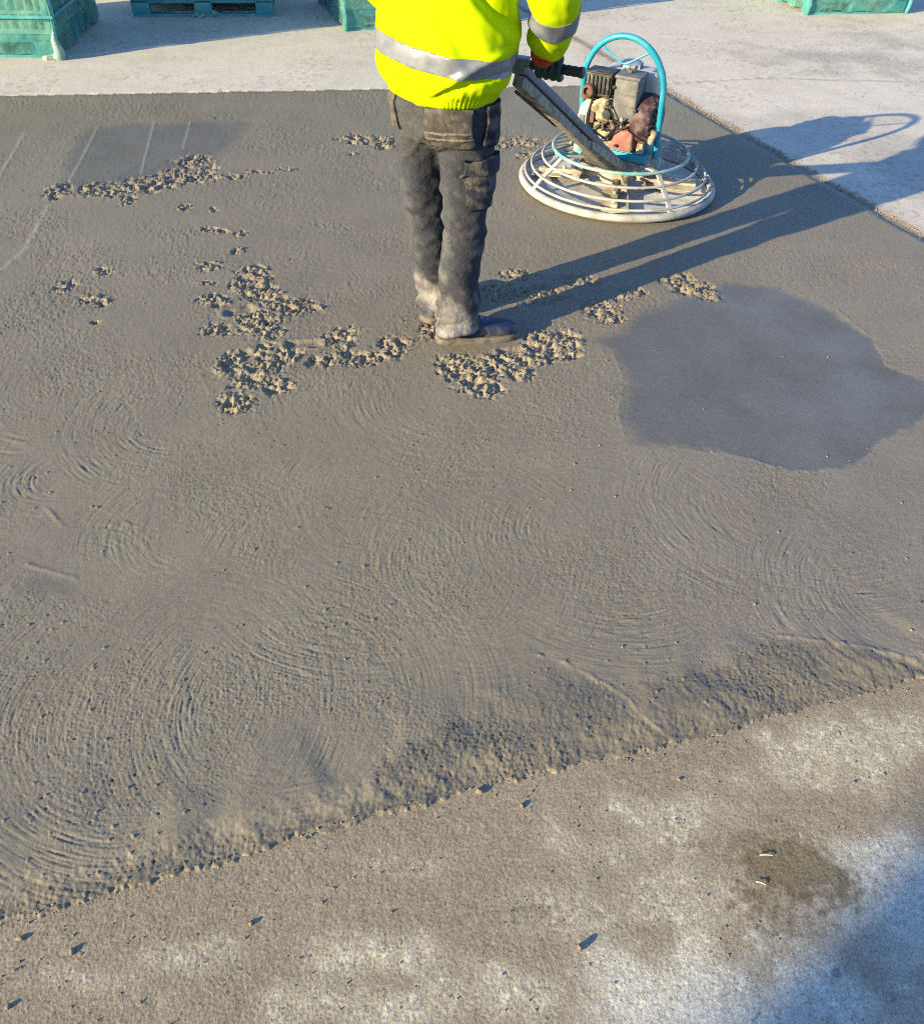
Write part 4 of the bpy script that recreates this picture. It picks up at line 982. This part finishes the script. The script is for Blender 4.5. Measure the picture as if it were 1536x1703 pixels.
    c = np.ones((len(P), 3))*np.array(palette['jacket']); set_col(me, 'Col', c)
    jk = obj('jacket', me, m_jacket if palette.get('tape') else m_dark, root)
    if palette.get('tape'):
        def tape(pl, nm='reflective_stripe'):
            r = band_mesh(me, pl, .0022)
            if r is None: return
            for a_ in list(r.color_attributes): r.color_attributes.remove(a_)
            r.materials.clear(); obj(nm, r, m_tape, jk)
        cut = [((.262, 0, 0), (1, 0, 0)), ((-.262, 0, 0), (-1, 0, 0))]
        tape([((0, 0, .928), (-.10, 0, -1)), ((0, 0, .982), (.10, 0, 1)), ((.27, .0, 0), (1, .6, 0)), ((-.262, 0, 0), (-1, 0, 0))])
        tape([((0, 0, 1.27), (0, 0, -1)), ((0, 0, 1.322), (0, 0, 1)), ((.228, 0, 0), (1, 0, 0)), ((-.228, 0, 0), (-1, 0, 0))])
        for s in ('r', 'l'):
            a = [Vector(p) for p in J['arm_'+s]]; e, w_ = a[-2], a[-1]; ax = (w_-e).normalized(); sg = 1 if s == 'r' else -1
            t0, t1 = J.get('tape_'+s, (.30, .55))
            tape([(e.lerp(w_, t0), -ax), (e.lerp(w_, t1), ax), ((sg*.262, .0, 0), (-sg*1.0, -.6, 0))])
        MB().tube([(0, ln*.2-.0+.17, .84), (0, ln*.2+.178, .98), (0, .5*ln+.172, 1.2), (0, ln+.10, 1.46)], .004, 6).build('zip', m_seam, jk)
    # cuffs and gloves
    for s in ('r', 'l'):
        a = [Vector(p) for p in J['arm_'+s]]; w_ = a[-1]; e = a[-2]; ax = (w_-e).normalized(); hp = Vector(J['hand_'+s])
        wr = Vector(J['wrist_'+s])
        MB().tube([w_-ax*.02, w_.lerp(wr, .3), w_.lerp(wr, .6)+ax*.004, wr.lerp(w_, .12), wr+(wr-w_)*.12], [.046, .047, .043, .040, .030], 18).build('cuff', palette['cuff'], root)
        g = hand_mesh(hp, J['baxis']*(1 if s == 'r' else -1), J['nrm_'+s], wr, 1 if s == 'r' else -1, J.get('bar_r', .018), 1.12)
        obj('glove', g, palette['glove'], root)
    boot('boot', J['ankle_r'], J['yaw_r'], root, palette.get('wear', .5)); boot('boot', J['ankle_l'], J['yaw_l'], root, palette.get('wear', .5))
    return root

# the worker behind the machine
WO = Vector((-.100, 2.83, .010)); WYAW = math.radians(-30)
WSC = 1.05
WT = Matrix.Translation(WO) @ Matrix.Rotation(WYAW, 4, 'Z') @ Matrix.Diagonal((1, 1, WSC, 1))
W2P = WT.inverted()
bar_c = W2P @ (MT @ BAR); bar_ax = (W2P.to_3x3() @ (MT.to_3x3() @ Vector((1, 0, 0)))).normalized()
hr = bar_c+bar_ax*.125; hl = bar_c-bar_ax*.125
wr_r = hr+Vector((-.004, -.070, .045)); wr_l = hl+Vector((-.01, -.070, .045))
J = dict(head=(0, .11, 1.645), lean=.05, split=.03,
         arm_r=[(.19, .05, 1.41), (.285, .035, 1.26), (.325, .075, 1.10), tuple(wr_r+Vector((.034, -.040, .044)))],
         arm_l=[(-.19, .05, 1.41), (-.265, .02, 1.26), (-.275, .06, 1.09), tuple(wr_l+Vector((-.03, -.022, .022)))],
         leg_r=[(.086, 0, .74), (.090, -.002, .62), (.096, -.010, .49), (.102, -.025, .36), (.108, -.045, .22), (.112, -.058, .12), (.113, -.060, .065)],
         leg_l=[(-.086, 0, .74), (-.092, .005, .62), (-.088, .015, .49), (-.078, .025, .36), (-.064, .04, .22), (-.054, .05, .12), (-.052, .052, .065)],
         ankle_r=(.113, -.060), ankle_l=(-.052, .052), yaw_r=math.radians(-47), yaw_l=math.radians(4),
         hand_r=tuple(hr), hand_l=tuple(hl), wrist_r=tuple(wr_r), wrist_l=tuple(wr_l), baxis=bar_ax, nrm_r=(0, -.55, .83), nrm_l=(0, -.55, .83), tape_r=(.02, .36), tape_l=(.10, .42))
person('person', WO, WYAW, J, dict(jacket=(.42, .55, .0), trousers=lin(53, 54, 60), dust=True, tape=True, hat=True, cuff=m_cuff, glove=m_glove, wear=.85),
       'worker in a yellow hi-vis jacket and dusty grey trousers holding the trowel handle').scale = (1, 1, WSC)

# =================================================================== ADDED HALL
# unseen hall added behind the camera, casting the shadow at lower right
hall = empty('added_shadow_hall', (-11.20, -7.92, 0), -SUN_AZ)
tag(hall, 'unseen pale clad hall added behind the viewpoint to cast the shadow on the stony slab', 'hall')
m_clad = mat('hall_cladding', lin(178, 182, 182), .55, col2=lin(160, 166, 168), scale=.6)
m_roof = mat('hall_roof', lin(110, 114, 118), .6); m_doorm = mat('hall_door', lin(60, 84, 110), .5); m_gl = mat('hall_glass', lin(60, 74, 84), .1)
HX0, HX1, HD, HH = .02, 14.0, 10.0, 6.4
MB().box(((HX0+HX1)/2, -HD/2, HH/2), (HX1-HX0, HD, HH)).build('wall', m_clad, hall, smooth=False)
mb = MB()
for k in range(46): mb.box((HX0+.15+k*.30, .02, HH/2+.3), (.10, .036, HH-.6))
mb.build('cladding_ribs', m_clad, hall, smooth=False)
mb = MB(); xm = (HX0+HX1)/2
mb.add([(HX0, .2, HH+.003), (HX1, .2, HH+.003), (HX1, -HD-.2, HH+.003), (HX0, -HD-.2, HH+.003), (HX0, -HD/2, HH+1.2), (HX1, -HD/2, HH+1.2)], [(0, 1, 5, 4), (2, 3, 4, 5), (1, 2, 5), (3, 0, 4), (3, 2, 1, 0)]).build('roof', m_roof, hall, smooth=False)
MB().box((5.0, .06, 2.2), (4.2, .08, 4.4)).build('roller_door', m_doorm, hall, bevel=.01)
MB().box((9.6, .06, 1.05), (1.0, .08, 2.1)).build('door', m_doorm, hall, bevel=.01)
for k in range(3):
    f_ = MB().box((3.0+k*3.6, .06, 5.3), (1.6, .08, 1.0)).build('window', m_roof, hall, bevel=.01); MB().box((3.0+k*3.6, .105, 5.3), (1.44, .012, .84)).build('pane', m_gl, f_)

# =================================================================== WRAPPED PALLETS
m_tealp = mat('teal_plastic', lin(52, 132, 136), .45, col2=lin(96, 160, 150), scale=6, lo=.4, hi=.7, bump=.1, bscale=40)
m_crate = mat('pale_crate_plastic', lin(162, 172, 146), .55, col2=lin(132, 158, 138), scale=5)
def film_material():
    t = NT('stretch_film'); co = t.obco()
    f = t.noise(5, 6, .6, co)
    t.l(t.ramp(f, [(.3, lin(52, 142, 146)), (.7, lin(142, 188, 166))]), t.b.inputs['Base Color'])
    t.b.inputs['Roughness'].default_value = .28
    tr = t.n('ShaderNodeBsdfTransparent'); tr.inputs[0].default_value = (.72, .95, .93, 1)
    tl = t.n('ShaderNodeBsdfTranslucent'); tl.inputs[0].default_value = (*lin(30, 130, 144), 1)
    m1 = t.n('ShaderNodeMixShader'); m1.inputs[0].default_value = .25; t.l(t.b.outputs[0], m1.inputs[1]); t.l(tl.outputs[0], m1.inputs[2])
    m2 = t.n('ShaderNodeMixShader'); t.l(t.ramp(t.noise(9, 4, .6, co), [(.35, (.25,)*3), (.65, (.7,)*3)]), m2.inputs[0]); t.l(m1.outputs[0], m2.inputs[1]); t.l(tr.outputs[0], m2.inputs[2])
    t.l(m2.outputs[0], t.out.inputs[0]); t.bump(t.noise(14, 5, .6, co), .5, .02)
    return t.m
m_film = film_material()
m_tail = mat('bunched_film', lin(150, 160, 134), .4, col2=lin(84, 150, 146), scale=20, bump=.5, bscale=60, bdist=.01)

def wrapped_pallet(corner, yaw, wx, dy, h, label, film=True, seed=0, side='l', low=.14):
    """corner: front corner on the ground; wx runs along the front (sign gives the side), dy backwards"""
    t = empty('wrapped_pallet', corner, yaw); tag(t, label, 'pallet', 'wrapped pallets along the far side')
    r = random.Random(seed); sx = 1 if wx > 0 else -1; W_ = abs(wx)
    X = lambda q: sx*q*W_
    # pallet: three runners, nine blocks, deck with board slots
    for k in range(3):
        y = .05+(dy-.1)*k/2
        MB().box((X(.5), y, .012), (W_, .10, .022)).build('runner', m_tealp, t, bevel=.004)
        for q in (.06, .5, .94):
            MB().box((X(q), y, low*.5+.006), (.14, .10, low-.035)).build('block', m_tealp, t, bevel=.006)
    for k in range(7):
        y = .05+(dy-.1)*k/6
        MB().box((X(.5), y, low-.002), (W_, .11 if k % 2 == 0 else .09, .022)).build('deck_board', m_tealp, t, bevel=.003)
    MB().box((X(.5), .006, low-.022), (W_, .012, .026)).build('deck_edge', m_tealp, t, bevel=.003)
    # stacked crates with slotted walls
    z = low+.012; lay = .27; nl = int((h-z)/lay)
    for k in range(nl):
        mb = MB(); zb = z+k*lay; ins = .02+.008*r.random()
        mb.box((X(.5), dy/2, zb+.008), (W_-2*ins, dy-2*ins, .014))
        for (zz, hh) in ((zb+.018, .03), (zb+lay-.03, .045), (zb+lay*.52, .02)):
            mb.box((X(.5), ins, zz), (W_-2*ins, .022, hh)).box((X(.5), dy-ins, zz), (W_-2*ins, .022, hh)); mb.box((X(0)+sx*ins, dy/2, zz), (.022, dy-2*ins-.024, hh)).box((X(1)-sx*ins, dy/2, zz), (.022, dy-2*ins-.024, hh))
        nb_ = max(8, int(W_/.062))
        for q in range(nb_+1):
            xx = X(0)+sx*(ins+(W_-2*ins)*q/nb_); wd = .05 if q in (0, nb_, nb_//2) else .018
            mb.box((xx, ins, zb+lay/2), (wd, .018, lay-.01)).box((xx, dy-ins, zb+lay/2), (wd, .018, lay-.01))
        nd = max(8, int(dy/.062))
        for q in range(1, nd):
            yy = ins+(dy-2*ins)*q/nd
            mb.box((X(0)+sx*ins, yy, zb+lay/2), (.018, .018, lay-.01)).box((X(1)-sx*ins, yy, zb+lay/2), (.018, .018, lay-.01))
        mb.box((X(.5), dy/2, zb+lay*.45), (W_-.14, dy-.14, lay*.86))
        mb.build('crate', m_crate, t, bevel=0, smooth=False)
    if film:
        # film sheet round the four sides, pulled in and rippled, ragged at the bottom
        n = 72; rows = 30; V = []; F = []; per = [(0, 0), (W_, 0), (W_, dy), (0, dy)]
        L = [W_, dy, W_, dy]; tot = sum(L)
        for j in range(rows+1):
            for i in range(n):
                s_ = tot*i/n; a = 0
                while s_ > L[a]: s_ -= L[a]; a += 1
                p0 = per[a]; p1 = per[(a+1) % 4]; f = s_/L[a]; x = p0[0]+(p1[0]-p0[0])*f; y = p0[1]+(p1[1]-p0[1])*f
                nx, ny = [(0, -1), (1, 0), (0, 1), (-1, 0)][a]
                zz0 = .012+.05*abs(perlin(np.array([i*.31]), np.array([seed+.5]), 7)[0])
                zc = zz0+(h+.01-zz0)*j/rows
                o_ = .016+.010*float(perlin(np.array([i*.55+.13*j]), np.array([zc*2.2+seed]), 8)[0])+.006*float(perlin(np.array([i*.21+zc*7]), np.array([zc*17.0]), 9)[0])
                V.append((sx*(x+nx*o_), y+ny*o_, zc))
        for j in range(rows):
            for i in range(n): F.append((j*n+i, j*n+(i+1) % n, (j+1)*n+(i+1) % n, (j+1)*n+i))
        MB().add(V, F).build('stretch_film', m_film, t)
        # twisted film ropes down the corners and slanting bands round the load
        for (cx, cy) in ((0, 0), (W_, 0)):
            pts = [(sx*(cx+(-.018 if cx == 0 else .018)+.008*math.sin(k*1.7)), cy-.02+.006*math.cos(k*2.1), .01+(h-.02)*k/14) for k in range(15)]
            MB().tube(pts, [.016+.005*math.sin(k*2.3) for k in range(15)], 8).build('film_twist', m_tealp if cx else m_film, t)
        for k in range(3):
            zz = low+.10+.33*k+.06*r.random(); dz = r.uniform(-.05, .05)
            e_ = .030; MB().tube([(sx*(-e_), -e_, zz), (sx*(W_+e_), -e_, zz+dz), (sx*(W_+e_), dy+e_, zz), (sx*(-e_), dy+e_, zz-dz)], .012, 6, closed=True).build('film_band', m_tealp, t)
    return t
def bend(o, pts, rs, nm, m): return MB().tube(pts, rs, 8).build(nm, m, o)
c1 = gp(98, 97); t1 = wrapped_pallet((c1[0], c1[1], .0), math.radians(6), -1.2, 1.1, 1.45, 'teal film wrapped pallet of crates with bunched pale film at its corner', seed=1)
mb = MB().tube([(.02, -.03, .02), (.03, -.045, .06), (.012, -.04, .13), (.02, -.02, .19)], [.045, .036, .024, .010], 10).tube([(-.02, -.03, .01), (-.06, -.05, .012), (-.09, -.035, .014)], [.03, .024, .012], 8)
mb.build('bunched_film', m_tail, t1)
c2 = gp(222, 28); wrapped_pallet((c2[0], c2[1], .0), math.radians(10), 1.12, 1.0, 1.3, 'bare teal plastic pallet standing in full shade', seed=2, film=False)
c3 = gp(577, 52); wrapped_pallet((c3[0], c3[1], .0), math.radians(21), 1.2, 1.1, 1.4, 'net wrapped teal pallet directly behind the worker', seed=3)
c4 = gp(1342, 25); wrapped_pallet((c4[0], c4[1], .0), math.radians(14), 1.0, 1.2, 1.2, 'teal wrapped pallet standing alone in the sun', seed=4)
# bits of debris in the shade before the second pallet
c = gp(345, 28); mb = MB()
for k in range(9):
    a = r0 = random.Random(k); x = a.uniform(-.09, .09); y = a.uniform(-.04, .04)
    mb.tube([(x, y, .01), (x+a.uniform(-.05, .05), y+a.uniform(-.03, .03), .02+.02*a.random()), (x+a.uniform(-.08, .08), y+a.uniform(-.04, .04), .008)], [.012, .016, .008], 7)
o = mb.build('film_scrap', m_tail); o.location = c; tag(o, 'crumpled scrap of film on the ground before the shaded pallet', 'scrap')
